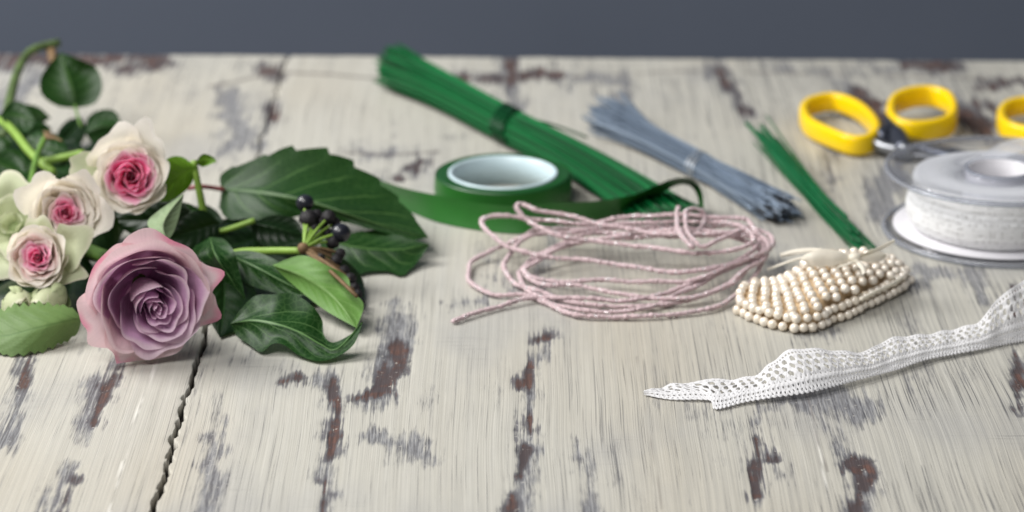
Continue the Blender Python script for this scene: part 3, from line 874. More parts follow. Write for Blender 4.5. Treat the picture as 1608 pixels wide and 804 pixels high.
def scissors(label, l1, l2, j1, j2, piv, tip1, tip2):
    root = thing('scissors', label, 'scissors', V((piv.x, piv.y, 0)), 'pairs of yellow handled scissors')
    h1 = mesh_obj('handle', ringloop(l1, .0023, .0048), M['yellow'], root)
    h2 = mesh_obj('handle', ringloop(l2, .0023, .0054), M['yellow'], root)
    mesh_obj('handle_neck', tube(cr([j1[0], j1[1], piv.lerp(j1[1], .35)], 12), [.0034 - .0010 * i / 11 for i in range(12)], 10), M['steel'], h1)
    mesh_obj('handle_neck', tube(cr([j2[0], j2[1], piv.lerp(j2[1], .35)], 12), [.0046 - .0016 * i / 11 for i in range(12)], 10), M['dark_metal'], h2)
    mesh_obj('blade', blade(j1[1].lerp(piv, .2), tip1, .011, .0028, .0018), M['steel'], root)
    mesh_obj('shank', tube(cr([j1[0].lerp(j2[1], .25), j2[1], piv], 14), [.0050, .0052, .0054, .0056, .0056, .0056, .0055, .0054, .0053, .0052, .005, .005, .005, .005], 10), M['dark_metal'], root)
    mesh_obj('blade', blade(j2[1].lerp(piv, .2), tip2, .011, .0050, .0018), M['dark_metal'], root)
    mesh_obj('pivot_screw', lathe(V((piv.x, piv.y, 0)), [(.0001, .0024), (.0035, .0024), (.0035, .0082), (.0022, .0090), (.0001, .0092)], 24, False), M['steel'], root)
l1 = PP([(1262, 179, 6), (1275, 166, 6.5), (1310, 160, 7), (1345, 172, 7), (1368, 192, 7), (1376, 212, 6.5), (1362, 226, 6), (1335, 227, 6), (1300, 214, 6), (1270, 198, 6)])
l2 = PP([(1398, 183, 8), (1405, 164, 9), (1430, 153, 10), (1462, 151, 10), (1488, 160, 9.5), (1497, 180, 8), (1490, 196, 7), (1462, 205, 6.5), (1428, 206, 6.5), (1405, 198, 7)])
scissors('open scissors with two yellow plastic finger loops behind the lace spool', l1, l2,
         [P(1368, 222, 6), P(1388, 231, 5)], [P(1398, 192, 7), P(1402, 212, 6)], P(1422, 238, 5), P(1660, 252, 4), P(1640, 285, 4))
dx = 310
l1 = PP([(px + dx, py + 13, z) for px, py, z in [(1262, 173, 6), (1275, 158, 6.5), (1310, 152, 7), (1345, 158, 7), (1368, 180, 7), (1376, 200, 6.5), (1362, 214, 6), (1335, 212, 6), (1300, 200, 6), (1270, 190, 6)]])
l2 = PP([(px + dx, py + 4, z) for px, py, z in [(1398, 173, 8), (1405, 157, 9), (1430, 147, 10), (1462, 145, 10), (1488, 154, 9.5), (1497, 172, 8), (1490, 192, 7), (1462, 200, 6.5), (1428, 201, 6.5), (1405, 192, 7)]])
scissors('second yellow handle cut off by the right edge of the photo behind the spool', l1, l2,
         [P(1678, 216, 6), P(1698, 225, 5)], [P(1708, 186, 7), P(1712, 206, 6)], P(1732, 232, 5), P(1930, 250, 4), P(1920, 280, 4))

# ------------------------------------------------------------------ lace spool
cs = P(1563, 364, 0); Rf = (P(1744, 364, 0) - P(1382, 364, 0)).length / 2 * .985
H = .0268
root = thing('lace_spool', 'clear plastic spool wound with white lace at the right edge', 'spool', cs)
def flange(z, th=.0016):
    return lathe(cs, [(.0145, z), (Rf - .002, z), (Rf - .002, z + th), (.0145, z + th)], 128)
def frim(z, th=.0016):
    return lathe(cs, [(Rf - .0019, z - .0003), (Rf, z), (Rf + .0003, z + th * .5), (Rf, z + th), (Rf - .0019, z + th + .0003)], 128)
f1 = mesh_obj('flange', flange(.0006), M['clear'], root)
mesh_obj('rim', frim(.0006), M['clear_rim'], f1)
f2 = mesh_obj('flange', flange(H), M['clear'], root)
mesh_obj('rim', frim(H), M['clear_rim'], f2)
mesh_obj('paper_disc', lathe(cs, [(.0145, .0024), (Rf * .90, .0024), (Rf * .90, .0030), (.0145, .0030)], 96), M['label_disc'], root)
hub = lathe(cs, [(.0138, .0008), (.0138, H + .0017), (.0128, H + .0020), (.0122, H + .0017), (.0122, .0008)], 64)
mesh_obj('hub', hub, M['label_disc'], root)
mesh_obj('hub_rim', lathe(cs, [(.0130, H + .0021), (.0146, H + .0021), (.0150, H + .0019), (.0150, H + .0017), (.0139, H + .0017)], 64), M['clear_rim'], root)
rl = Rf * .775
def lr():
    prof = [(.0139, .0034), (rl * .93, .0034), (rl * .985, .0050), (rl * 1.03, .0095), (rl * 1.02, .0140), (rl * .985, .0170), (rl * .955, .0195), (rl * .965, .0240), (rl * .95, H - .0016), (rl * .90, H - .0010)]
    for i in range(1, 16):
        prof.append((rl * .90 + (.0145 - rl * .90) * i / 16, H - .0010 - (.0004 if i % 2 else 0)))
    vs, fs = lathe(V((0, 0, 0)), prof, 160)
    out = []
    for i, v in enumerate(vs):
        a = math.atan2(v.y, v.x); k = 1 + .006 * math.sin(3 * a + 1) + .004 * math.sin(7 * a + v.z * 400) + .002 * math.sin(40 * a)
        out.append(cs + V((v.x * k, v.y * k, v.z)))
    return out, fs
mesh_obj('lace_winding', lr(), M['lace_roll'], root, origin=cs)
A = PP([(1538, 244, 29.2), (1556, 233, 30.5), (1582, 221, 32), (1620, 216, 33), (1660, 222, 31)])
B = PP([(1578, 247, 29.2), (1594, 241, 30), (1614, 237, 31), (1640, 238, 32), (1672, 242, 31)])
mesh_obj('film_tab', strip(A, B, 30, 6, .0012), M['film'], root)

# ------------------------------------------------------------------ pearl pouch
root = thing('beaded_pouch', 'small pouch of cream pearl beads with an ivory ribbon bow', 'pouch', P(1295, 470, 0))
rows = [((1170, 450), (1160, 487), 6), ((1188, 441), (1182, 499), 7.5), ((1205, 441), (1208, 508), 7.5), ((1220, 441), (1233, 514), 8), ((1233, 436), (1258, 518), 9.5), ((1246, 428), (1280, 514), 12),
        ((1259, 417), (1298, 506), 14.5), ((1275, 409), (1315, 499), 15.5), ((1292, 403), (1332, 493), 16), ((1309, 398), (1348, 486), 16), ((1327, 396), (1364, 478), 15.5), ((1345, 396), (1380, 470), 14.5),
        ((1363, 398), (1396, 463), 13), ((1381, 401), (1410, 455), 11.5), ((1399, 406), (1422, 446), 9.5), ((1416, 414), (1432, 436), 7.5)]
pr = .00198
def row_at(f):
    i = min(len(rows) - 2, int(f)); t = f - i
    a, b = rows[i], rows[i + 1]
    mixp = lambda p, q: (p[0] + (q[0] - p[0]) * t, p[1] + (q[1] - p[1]) * t)
    return mixp(a[0], b[0]), mixp(a[1], b[1]), a[2] + (b[2] - a[2]) * t
NR = 18
rows = [row_at(k * (len(rows) - 1.0001) / (NR - 1)) for k in range(NR)]
pearl_pts = []
lin_rows = []
edge_lo, edge_hi = [], []
for i, (bk, ft, zt) in enumerate(rows):
    bt = P(bk[0], bk[1], zt); fb = P(ft[0], ft[1], 2.0)
    d = fb - bt; d.z = 0; d.normalize()
    bb = bt - d * .004; bb.z = .0022
    edge_lo.append(fb)
    z2 = min(5.6, zt - .5) * mm
    ftp = fb - d * .0016; ftp.z = z2
    edge_hi.append(ftp)
    top = ftp - d * .0034; top.z = max(z2 + .001, zt * .74 * mm)
    midp = bt.lerp(top, .5); midp.z += .0014
    top2 = ftp - d * .0008; top2.z = max(z2 + .0008, min(z2 + .0040, top.z - .0005))
    path = cr([bb, bt, midp, top, top2], 200)
    L = sum((path[k + 1] - path[k]).length for k in range(199))
    n = max(3, int(round(L / (pr * 2.0))))
    lin_rows.append([p - V((0, 0, .0016)) for p in cr([bb + d * .003, bt + d * .002, midp, top - d * .002, fb - d * .0035], 40)])
    for k in range(n + 1):
        f = (k - (.5 if i % 2 else 0)) / n
        if f < 0: continue
        p = path[min(199, int(f * 199))].copy()
        p += V((random.gauss(0, .0002), random.gauss(0, .0002), random.gauss(0, .0002)))
        p.z = max(p.z, pr)
        pearl_pts.append(p)
for e, sh in ((edge_lo, 0), (edge_hi, .5)):
    q = cr(e, 400)
    L = sum((q[k + 1] - q[k]).length for k in range(399)); n = int(L / (pr * 2.02))
    for k in range(n):
        p = q[min(399, int((k + sh) / n * 399))].copy(); p += V((random.gauss(0, .0003), random.gauss(0, .0003), abs(random.gauss(0, .0002)))); p.z = max(p.z, pr)
        pearl_pts.append(p)
pearl_pts.sort(key=lambda p: (p - CAM).length)
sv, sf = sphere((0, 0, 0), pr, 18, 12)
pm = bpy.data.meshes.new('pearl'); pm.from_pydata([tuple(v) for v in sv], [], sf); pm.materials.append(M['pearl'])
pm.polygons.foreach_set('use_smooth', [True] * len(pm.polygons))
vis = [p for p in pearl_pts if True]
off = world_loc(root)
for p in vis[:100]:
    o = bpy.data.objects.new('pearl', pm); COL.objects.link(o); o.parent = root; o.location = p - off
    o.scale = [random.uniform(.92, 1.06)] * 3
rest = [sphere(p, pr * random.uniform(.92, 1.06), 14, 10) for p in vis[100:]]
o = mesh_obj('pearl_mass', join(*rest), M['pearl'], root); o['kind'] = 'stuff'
lv = []; lf = []
for r in lin_rows: lv += r
for i in range(len(lin_rows) - 1):
    for k in range(39):
        a = i * 40 + k; lf.append((a, a + 1, a + 41, a + 40))
mesh_obj('thread_lining', (lv, lf), M['lining'], root)
bow = mesh_obj('ribbon_bow', sphere(P(1342, 405, 20.0), .0024, 14, 10, (1.1, 1, .9)), M['ribbon'], root)
def rb(name, A, B, bowv=.0008, n=36):
    mesh_obj(name, strip(PP(A), PP(B), n, 6, bowv), M['ribbon'], bow)
rb('loop', [(1340, 403, 20), (1318, 394, 23), (1290, 391, 24), (1266, 399, 22), (1258, 405, 20)], [(1339, 409, 18.5), (1315, 416, 18), (1295, 418, 17.5), (1275, 418, 17.5), (1262, 408, 19)], .0010)
rb('loop', [(1343, 403, 20), (1362, 396, 22), (1380, 395, 21), (1392, 400, 19)], [(1344, 409, 19), (1362, 411, 17), (1382, 411, 16), (1393, 403, 18)], .0010)
rb('tail', [(1336, 403, 20), (1300, 392, 22), (1276, 389, 20), (1250, 391, 16), (1225, 398, 12)], [(1336, 407, 19), (1300, 398, 21), (1278, 396, 19), (1250, 400, 14), (1228, 404, 10)])
rb('tail', [(1330, 405, 19), (1290, 401, 19), (1255, 404, 15), (1205, 421, 6)], [(1330, 408, 19), (1290, 404, 18), (1256, 408, 14), (1207, 424, 5)])
rb('tail', [(1345, 403, 20), (1370, 392, 23), (1388, 384, 25), (1404, 376, 27)], [(1346, 407, 19), (1372, 398, 21), (1391, 389, 23), (1406, 380, 25)])
rb('tail', [(1340, 408, 20), (1346, 416, 18.5), (1352, 424, 18), (1354, 432, 17)], [(1348, 408, 20), (1357, 415, 18.5), (1360, 424, 17.5), (1360, 430, 17)])
rb('tail', [(1340, 409, 20), (1328, 414, 19.5), (1314, 418, 19)], [(1341, 412, 19), (1328, 418, 18.5), (1314, 421, 18)])
mesh_obj('edge_ribbon', tube(cr(PP([(1352, 470, 9), (1375, 458, 9), (1400, 447, 8.5), (1416, 436, 8)]), 24), .0008, 6), M['ribbon'], root)

# ------------------------------------------------------------------ lace strip
def lace_strip():
    up = PP([(1011, 617, 1), (1035, 609, 1.2), (1072, 601, 1.6), (1130, 596, 2), (1178, 592, 3), (1208, 573, 7), (1232, 553, 11), (1262, 547, 12.5), (1310, 550, 10.5), (1355, 552, 8), (1400, 531, 8), (1454, 525, 6.5), (1500, 516, 6), (1537, 505, 8), (1566, 470, 14), (1608, 440, 18), (1660, 415, 18), (1720, 395, 14)])
    lo = PP([(1011, 620, .6), (1053, 627, .6), (1113, 628, 1), (1124, 641, .8), (1172, 630, 1.2), (1220, 622, 2), (1265, 615, 2.4), (1300, 607, 2.4), (1340, 597, 2.4), (1376, 588, 2.2), (1408, 579, 2), (1454, 564, 2), (1500, 555, 1.6), (1541, 547, 1.6), (1570, 540, 1.2), (1608, 532, 1.2), (1660, 520, 1), (1720, 505, 1)])
    n = 1100; m = 70
    # keep the stations paired: resample each between control points
    def paired(c):
        out = []
        k = len(c) - 1
        for i in range(k):
            a = c[i - 1] if i else c[0] * 2 - c[1]; b = c[i]; d = c[i + 1]; e = c[i + 2] if i + 2 <= k else d * 2 - b
            for q in range(40):
                t = q / 40
                out.append(.5 * ((2 * b) + (d - a) * t + (2 * a - 5 * b + 4 * d - e) * t * t + (3 * b - a - 3 * d + e) * t ** 3))
        out.append(c[-1]); return out
    U0, L0 = paired(up), paired(lo)
    mid = [(a + b) / 2 for a, b in zip(U0, L0)]
    S = [0]
    for i in range(1, len(mid)): S.append(S[-1] + (mid[i] - mid[i - 1]).length)
    U = []; L = []; j = 0
    for i in range(n):
        s = S[-1] * i / (n - 1)
        while j < len(S) - 2 and S[j + 1] < s: j += 1
        f = (s - S[j]) / max(1e-9, S[j + 1] - S[j])
        U.append(U0[j].lerp(U0[j + 1], f)); L.append(L0[j].lerp(L0[j + 1], f))
    tot = S[-1] * 1000
    vs = []; keep = {}
    for i in range(n):
        s = tot * i / (n - 1)
        A, B = U[i], L[i]
        t = (U[min(i + 1, n - 1)] + L[min(i + 1, n - 1)] - U[max(0, i - 1)] - L[max(0, i - 1)])
        nn = t.cross(A - B); nn = nn.normalized() if nn.length > 1e-12 else V((0, 0, 1))
        if nn.z < 0: nn = -nn
        pic = .055 * abs(math.sin(s * math.pi / 1.7))       # picot scallops on the lower edge
        for k in range(m + 1):
            v = k / m                                        # 0 lower edge .. 1 upper edge
            vv = v * (1 + pic) - pic
            p = B.lerp(A, vv)
            h = .0012 * math.sin(math.pi * v) + .0005 * math.sin(s * .55) * v + .00014 * math.sin(2 * math.pi * v * 5) + .00008 * math.sin(s * 4.2) * math.sin(v * 40)
            vs.append(p + nn * h)
    def hole(s, v):
        # two staggered rows of big ovals, a row of fans by the picots, small eyelets by the upper edge
        def ell(ds, dv, rs, rv): return (ds / rs) ** 2 + (dv / rv) ** 2 < 1
        for row, vc in enumerate((.47, .62, .77)):
            per = 3.4; ph = (s / per + .5 * row) % 1 - .5
            if ell(ph * per + (v - vc) * 5, v - vc, 1.1 * (.75 + .3 * math.sin(s * 1.7 + row)), .064): return True
        per = 1.35; ph = (s / per) % 1 - .5
        if ell(ph * per, v - .085, .25, .032): return True
        if ell(((s / 1.7) % 1 - .5) * 1.7, v - .21, .30, .024): return True
        if ell(((s / 1.9 + .5) % 1 - .5) * 1.9, v - .33, .26, .022): return True
        if ell(((s / 1.5) % 1 - .5) * 1.5, v - .90, .42, .030): return True
        return False
    fs = []
    for i in range(n - 1):
        s = tot * (i + .5) / (n - 1)
        wide = (U[i] - L[i]).length
        for k in range(m):
            v = (k + .5) / m
            if wide > .004 and hole(s, v): continue
            a = i * (m + 1) + k
            fs.append((a, a + m + 1, a + m + 2, a + 1))
    return vs, fs
o = mesh_obj('lace_trim', lace_strip(), M['lace'], origin=P(1300, 600, 0))
sm = o.modifiers.new('smooth', 'SMOOTH'); sm.iterations = 3; sm.factor = .5
so = o.modifiers.new('thickness', 'SOLIDIFY'); so.thickness = .00035; so.offset = 0
props(o, 'loose strip of white crocheted lace trim with a pointed end in the foreground', 'lace trim')

# ------------------------------------------------------------------ roses
def petal(fr, th, W, Rr, Hh, opn=0.0, lip=0.0, spiral=.08, seed=0, off=(0, 0), z0=0.0, ruf=.03, side=.0, point=0.0, nS=18, nT=18, notch=.0, p=.7):
    O, X, Y, Zx = fr
    rnd = random.Random(seed)
    k1, k2, k3, k4 = (rnd.uniform(0, 6.28) for _ in range(4))
    vs = []; fs = []; uv = []
    for i in range(nT + 1):
        t = i / nT
        for j in range(nS + 1):
            s = -1 + 2 * j / nS
            tm = 1 - .22 * abs(s) ** 3.4 + point * math.exp(-(s / .22) ** 2) + .018 * math.sin(5 * s + k1) + .012 * math.sin(11 * s + k2)
            tt = t * tm
            r = Rr * (max(0, math.sin(min(tt, 1.2) * math.pi / 2)) ** p) + opn * Rr * tt ** 3
            z = Hh * tt
            k = max(0, (tt - .76) / .24)
            lipv = lip * (1 + .45 * math.sin(3 * s + k3))
            r += lipv * k * k
            z -= lipv * .75 * k ** 2.2
            r += side * abs(s) ** 4 * tt * (1 if lip >= 0 else -1)
            r *= 1 + spiral * s
            r += Rr * ruf * tt * tt * (math.sin(4.5 * s + k1) + .6 * math.sin(8 * s + k4 + 3 * t))
            ang = th + s * W * (.5 + .5 * math.sin(math.pi * min(tt, .75) / 1.5))
            q = O + (X * (r * math.cos(ang) + off[0] * tt) + Y * (r * math.sin(ang) + off[1] * tt) + Zx * (z + z0)) * mm
            vs.append(q); uv.append((j / nS, t))
    for i in range(nT):
        for j in range(nS):
            a = i * (nS + 1) + j
            fs.append((a, a + nS + 1, a + nS + 2, a + 1))     # front = inside of the cup
    for v in vs:
        if v.z < .0006: v.z = .0006
    return vs, fs, uv

def basis(O, axis, roll=0):
    Zx = V(axis).normalized(); X = V((1, 0, 0)) - Zx * Zx.x; X.normalize(); Y = Zx.cross(X)
    return (O, X * math.cos(roll) + Y * math.sin(roll), Y * math.cos(roll) - X * math.sin(roll), Zx)

# big mauve rose : local X = right in the photo, local Y = up in the photo
axis = V((.27, -.955, .05))
rim_c = P(240, 478, 25.0)
HR = 34.0
O = rim_c - axis.normalized() * HR * .94 * mm
fr = basis(O, axis)
root = thing('mauve_rose', 'large open mauve rose facing the viewer with pink curled petal tips', 'rose', V((O.x, O.y, 0)))
d2 = math.radians
seed = 1
def pet(mat, *a, **k):
    global seed
    seed += 1
    a = (a[0], a[1], a[2] * .94) + a[3:]
    mesh_obj('petal', petal(fr, *a, seed=seed, nS=26, nT=24, **k), M[mat], root)
CI = (2.2, -2.8)
# centre bud and swirl
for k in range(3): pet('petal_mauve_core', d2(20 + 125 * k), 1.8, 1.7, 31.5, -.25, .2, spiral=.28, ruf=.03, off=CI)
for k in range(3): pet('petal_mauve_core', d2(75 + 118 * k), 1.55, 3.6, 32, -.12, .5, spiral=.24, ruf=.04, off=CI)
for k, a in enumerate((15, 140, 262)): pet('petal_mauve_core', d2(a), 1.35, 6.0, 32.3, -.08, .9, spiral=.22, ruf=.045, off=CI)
for k, a in enumerate((200, 320, 85)): pet('petal_mauve', d2(a), 1.45, 8.8, 32.4, -.05, 1.4, spiral=.18, ruf=.05, off=CI)
for k, a in enumerate((288, 10)): pet('petal_mauve', d2(a), 1.25, 12.4, 32.8, -.05, 2.4, spiral=.14, ruf=.05, off=(1.8, -2.2))
for k, a in enumerate((318, 238)): pet('petal_mauve', d2(a), .98, 15.4, 33.0, -.03, 2.6, spiral=.10, ruf=.04, off=(1.0, -1.2))
pet('petal_mauve', d2(58), 1.0, 16.2, 32.6, -.03, 1.6, spiral=.10, ruf=.05, off=(.6, -.2))
for k, a in enumerate((285, 350)): pet('petal_mauve', d2(a), .95, 18.6, 32.8, .0, 3.4, spiral=.08, ruf=.045, off=(.4, -.2))
pet('petal_mauve', d2(150), 1.3, 15.6, 31.2, -.02, 1.6, spiral=.10, ruf=.05, off=(0, -.6))
pet('petal_mauve', d2(130), 1.35, 19.2, 32.4, -.02, 2.0, spiral=.06, ruf=.04, off=(-.2, .4))
# big cupping petals
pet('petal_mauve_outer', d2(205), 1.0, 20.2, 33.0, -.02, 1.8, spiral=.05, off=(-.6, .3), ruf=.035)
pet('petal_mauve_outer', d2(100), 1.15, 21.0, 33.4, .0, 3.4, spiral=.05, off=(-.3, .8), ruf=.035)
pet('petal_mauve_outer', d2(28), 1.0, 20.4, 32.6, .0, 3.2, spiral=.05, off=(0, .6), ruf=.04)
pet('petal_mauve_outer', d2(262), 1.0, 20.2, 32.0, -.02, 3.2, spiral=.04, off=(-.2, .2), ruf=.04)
# loose guard petals with curled pink tips
pet('petal_mauve_tip', d2(66), 1.0, 21.8, 30.4, .02, 4.6, spiral=.04, off=(-.2, .6), ruf=.03, point=.02, side=.4)
pet('petal_mauve_tip', d2(142), .95, 22.0, 30.2, .02, 4.4, spiral=.04, off=(-.5, .6), ruf=.035, point=.0, side=.4)
pet('petal_mauve_tip', d2(196), .62, 22.4, 28, .08, 4.8, spiral=.04, off=(-.4, .2), ruf=.05, point=.05, side=1.2)
pet('petal_mauve_tip', d2(244), .62, 21.6, 28.5, .04, 4.2, spiral=.04, off=(-.2, 0), ruf=.05, point=.05, side=1.4)
pet('petal_mauve_tip', d2(14), .70, 21.4, 29.5, .03, 3.6, spiral=.04, off=(.2, .2), ruf=.05, point=.06, side=1.6)
pet('petal_mauve_tip', d2(338), .62, 21.0, 26.5, .06, 3.4, spiral=.04, off=(.4, 0), ruf=.05, point=.02, side=1.4)
mesh_obj('calyx', sphere(O - axis.normalized() * .0035, .0062, 16, 10, (1, 1.1, 1)), M['stem'], root)
mesh_obj('stem', tube(cr([O + axis.normalized() * .002, O - axis.normalized() * .02, O + V((-.03, .07, -.012)), O + V((-.07, .12, -.013))], 24), .0028, 10), M['stem'], root)
mesh_obj('leaf', leaf_geo([(262, 378, 30), (240, 366, 32), (232, 348, 34), (250, 330, 38), (289, 304, 42)], [(262, 378, 30), (256, 358, 34), (262, 338, 38), (289, 304, 42)], [(262, 378, 30), (272, 366, 31), (281, 340, 36), (289, 304, 42)], cup=.1), M['leaf_grey'], root)

# three smaller spray roses
def spray_rose(label, pc, z, Rr, axis, roll, mats, seed0, open_out=1.0, pinkw=1.0, group='cream and pink spray roses'):
    axis = V(axis).normalized()
    Hh = Rr * 1.45
    O = P(pc[0], pc[1], z) - axis * Hh * .92 * mm
    fr = basis(O, axis, roll)
    root = thing('spray_rose', label, 'rose', V((O.x, O.y, 0)), group)
    sd = seed0
    def pt(mat, *a, **k):
        nonlocal sd
        sd += 1; mesh_obj('petal', petal(fr, *a, seed=sd, nS=14, nT=14, **k), M[mat], root)
    lay = [(.06, 3, 1.7, mats[0]), (.13, 3, 1.5, mats[0]), (.21, 4, 1.25, mats[0]), (.30, 4, 1.2, mats[1]), (.39, 5, 1.05, mats[1]), (.49, 5, 1.05, mats[2]), (.61, 5, 1.0, mats[3])]
    for li, (f, n, W, mt) in enumerate(lay):
        f *= pinkw if li < 6 else 1
        for k in range(n):
            pt(mt, 2 * math.pi * k / n + li * 1.1 + random.uniform(-.2, .2), W * random.uniform(.9, 1.1), Rr * f * random.uniform(.95, 1.05), Hh * (1.04 - .012 * li + random.uniform(-.012, .012)), -.12 + .02 * li, (.0, .05, .09, .11, .12, .13, .15)[li] * Rr, spiral=.16, ruf=.05, p=.5)
    for k in range(4):
        pt(mats[4], 2 * math.pi * k / 4 + .5, 1.05, Rr * .74, Hh * .965, -.08, .15 * Rr, spiral=.08, ruf=.035, p=.5)
    for k in range(4):
        pt(mats[4], 2 * math.pi * k / 4 + 1.2, 1.0, Rr * .88, Hh * .93, -.06, .15 * Rr, spiral=.06, ruf=.04, p=.5)
    for k in range(4):
        pt(mats[4], 2 * math.pi * k / 4 + .2, .85, Rr * .98, Hh * .86, -.04, .14 * Rr * open_out, spiral=.05, ruf=.04, p=.55)
    mesh_obj('calyx', sphere(O - axis * .0025, Rr * .30 * mm, 14, 10), M['sepal'], root)
    mesh_obj('stem', tube(cr([O, O - axis * .012, O - axis * .02 + V((-.01, .02, -.006))], 14), .0017, 8), M['stem_light'], root)
    return root, fr, pt
r1, f1_, pt = spray_rose('upper spray rose with a wide bright pink centre and cream outer petals standing up behind', (205, 277), 46, 14.5, (.10, -.93, .30), .3, ('petal_hot', 'petal_hot', 'petal_pink', 'petal_blush', 'petal_cream'), 100, .8, 1.12)
pt('petal_cream', d2(100), .85, 14.5, 14, .22, 3.0, ruf=.07); pt('petal_cream', d2(45), .6, 14.5, 13, .22, 3.5, ruf=.06)
pt('petal_green', d2(148), .35, 16, 13, .38, 3.0, ruf=.05, side=2)
r2, f2_, pt = spray_rose('middle spray rose with a small deep pink heart between two other roses', (104, 333), 38, 13.0, (.22, -.92, .30), 1.3, ('petal_hot', 'petal_pink', 'petal_blush', 'petal_cream', 'petal_cream'), 200, .7, .85)
pt('petal_cream', d2(268), .75, 13, 18.6, .10, 4.0, ruf=.05); pt('petal_cream', d2(340), .6, 13, 15, .12, 3.0, ruf=.05); pt('petal_cream', d2(70), .7, 14, 11, .25, 3.0, ruf=.06)
r3, f3_, pt = spray_rose('lowest spray rose, pale blush with a tiny pink centre, beside the mauve rose', (57, 404), 27, 12.0, (.05, -.93, .34), 2.2, ('petal_hot', 'petal_pink', 'petal_blush', 'petal_blush', 'petal_cream'), 300, .5, .9)
pt('petal_green', d2(250), .75, 13.5, 12, .26, 3.0, ruf=.08); pt('petal_green', d2(205), .55, 12.5, 11, .2, 3.0, ruf=.08); pt('petal_green', d2(318), .55, 11.5, 11, .15, 3.0, ruf=.08)
# overblown rose at the left edge: loose greenish petals
axis4 = V((-.1, -.75, .6)).normalized(); O4 = P(26, 362, 20)
fr4 = basis(O4, axis4)
root = thing('spray_rose', 'faded greenish white spray rose cut by the left edge of the photo', 'rose', V((O4.x, O4.y, 0)), 'cream and pink spray roses')
sd = 400
for th, W, Rr, Hh, op, lp in ((20, .8, 15, 11, .5, 3), (75, .75, 15, 13, .5, 3), (130, .8, 16, 11, .5, 3), (190, .8, 15, 11, .5, 3), (250, .8, 15, 9, .5, 3), (315, .8, 15, 9, .5, 3),
                              (45, .8, 10, 14, .3, 2), (115, .8, 10, 14, .3, 2), (180, .8, 10, 14, .3, 2), (260, .8, 10, 13, .3, 2), (330, .8, 10, 13, .3, 2), (10, 1.2, 5, 14, .0, .5), (130, 1.2, 5, 14, .0, .5), (250, 1.2, 5, 14, .0, .5)):
    sd += 1
    mesh_obj('petal', petal(fr4, d2(th), W, Rr * .86, Hh * .8, op, lp, seed=sd, ruf=.11, nS=20, nT=18), M['petal_green'], root)
mesh_obj('calyx', sphere(O4, .004, 12, 8), M['sepal'], root)

# buds
def bud(label, pc, z, r, axis, seed0):
    axis = V(axis).normalized(); O = P(pc[0], pc[1], z) - axis * r * .9 * mm
    fr = basis(O, axis, seed0)
    root = thing('rose_bud', label, 'rose bud', V((O.x, O.y, 0)), 'closed rose buds')
    for k in range(5):
        mesh_obj('petal', petal(fr, 2.2 * k, 1.3, r * (.72 + .05 * k), r * 2.0, -.55, 0, seed=seed0 + k, ruf=.02, nS=12, nT=14, p=.6), M['petal_green'], root)
    for k in range(4):
        mesh_obj('sepal', petal(fr, 1.6 * k + .4, .38, r * 1.03, r * 1.5, -.4, 0, seed=seed0 + 20 + k, ruf=.03, nS=8, nT=12, point=.2, p=.6), M['sepal'], root)
bud('plump closed green white rose bud under the lowest spray rose', (82, 470), 10, 9.0, (-.35, -.75, -.1), 500)
bud('small closed rose bud at the left edge above the serrated leaf', (28, 474), 9, 8.0, (.3, -.85, .0), 540)

# ------------------------------------------------------------------ foliage on the left
lf = mesh_obj('rose_leaf', leaf_geo([(128, 500, 9), (112, 484, 12), (70, 478, 14), (20, 482, 13), (-30, 500, 9), (-60, 520, 4)],
                                    [(128, 500, 9), (90, 508, 10), (50, 517, 9), (0, 528, 6), (-60, 520, 4)],
                                    [(128, 500, 9), (120, 524, 3), (80, 545, 1.5), (30, 556, 1.2), (-20, 550, 1.5), (-60, 520, 4)], serr=(16, .28), cup=.06, nv=9), M['leaf_rose'], origin=P(40, 530, 0))
props(lf, 'light green serrated rose leaf lying flat at the lower left edge', 'leaf')

root = thing('thorny_branch', 'thick cut rose stem with dark round leaves in the blurred far left corner', 'rose stem', P(11, 175, 0))
mesh_obj('stem', tube(cr(PP([(5, 215, 22), (12, 175, 26), (22, 130, 30), (30, 108, 32), (42, 86, 35), (62, 74, 37), (94, 67, 38)]), 30), [.0025 - .0006 * i / 29 for i in range(30)], 10), M['stem_back'], root)
mesh_obj('thorn', tube(PP([(78, 72, 36), (84, 95, 32), (84, 108, 30)]), [.0028, .0020, .0004], 8), M['brown_calyx'], root)
def lv(root, mat, up, mid, lo, **k):
    return mesh_obj('leaf', leaf_geo(up, mid, lo, **k), M[mat], root)
lv(root, 'leaf_back', [(120, 170, 20), (90, 166, 22), (66, 148, 27), (64, 122, 33), (78, 100, 38), (94, 82, 42)],
   [(120, 170, 20), (113, 140, 28), (103, 110, 35), (94, 82, 42)],
   [(120, 170, 20), (148, 162, 22), (160, 138, 28), (152, 108, 35), (122, 92, 40), (94, 82, 42)], serr=(14, .05))
mesh_obj('petiole', tube(cr(PP([(118, 166, 21), (122, 182, 18), (128, 200, 14)]), 8), .0007, 6), M['stem'], root)
lv(root, 'leaf_back', [(80, 185, 16), (60, 168, 20), (35, 165, 22), (16, 185, 18)], [(80, 185, 16), (50, 180, 18), (16, 185, 18)], [(80, 185, 16), (60, 196, 13), (35, 198, 13), (16, 185, 18)])
lv(root, 'leaf_dark', [(80, 200, 14), (60, 190, 17), (36, 205, 16), (30, 235, 9)], [(80, 200, 14), (55, 212, 13), (30, 235, 9)], [(80, 200, 14), (76, 225, 10), (55, 240, 7), (30, 235, 9)])
lv(root, 'leaf_ivy_deep', [(128, 184, 16), (108, 188, 15), (92, 205, 13), (88, 228, 8)], [(128, 184, 16), (112, 206, 12), (88, 228, 8)], [(128, 184, 16), (136, 205, 13), (120, 232, 8), (88, 228, 8)])
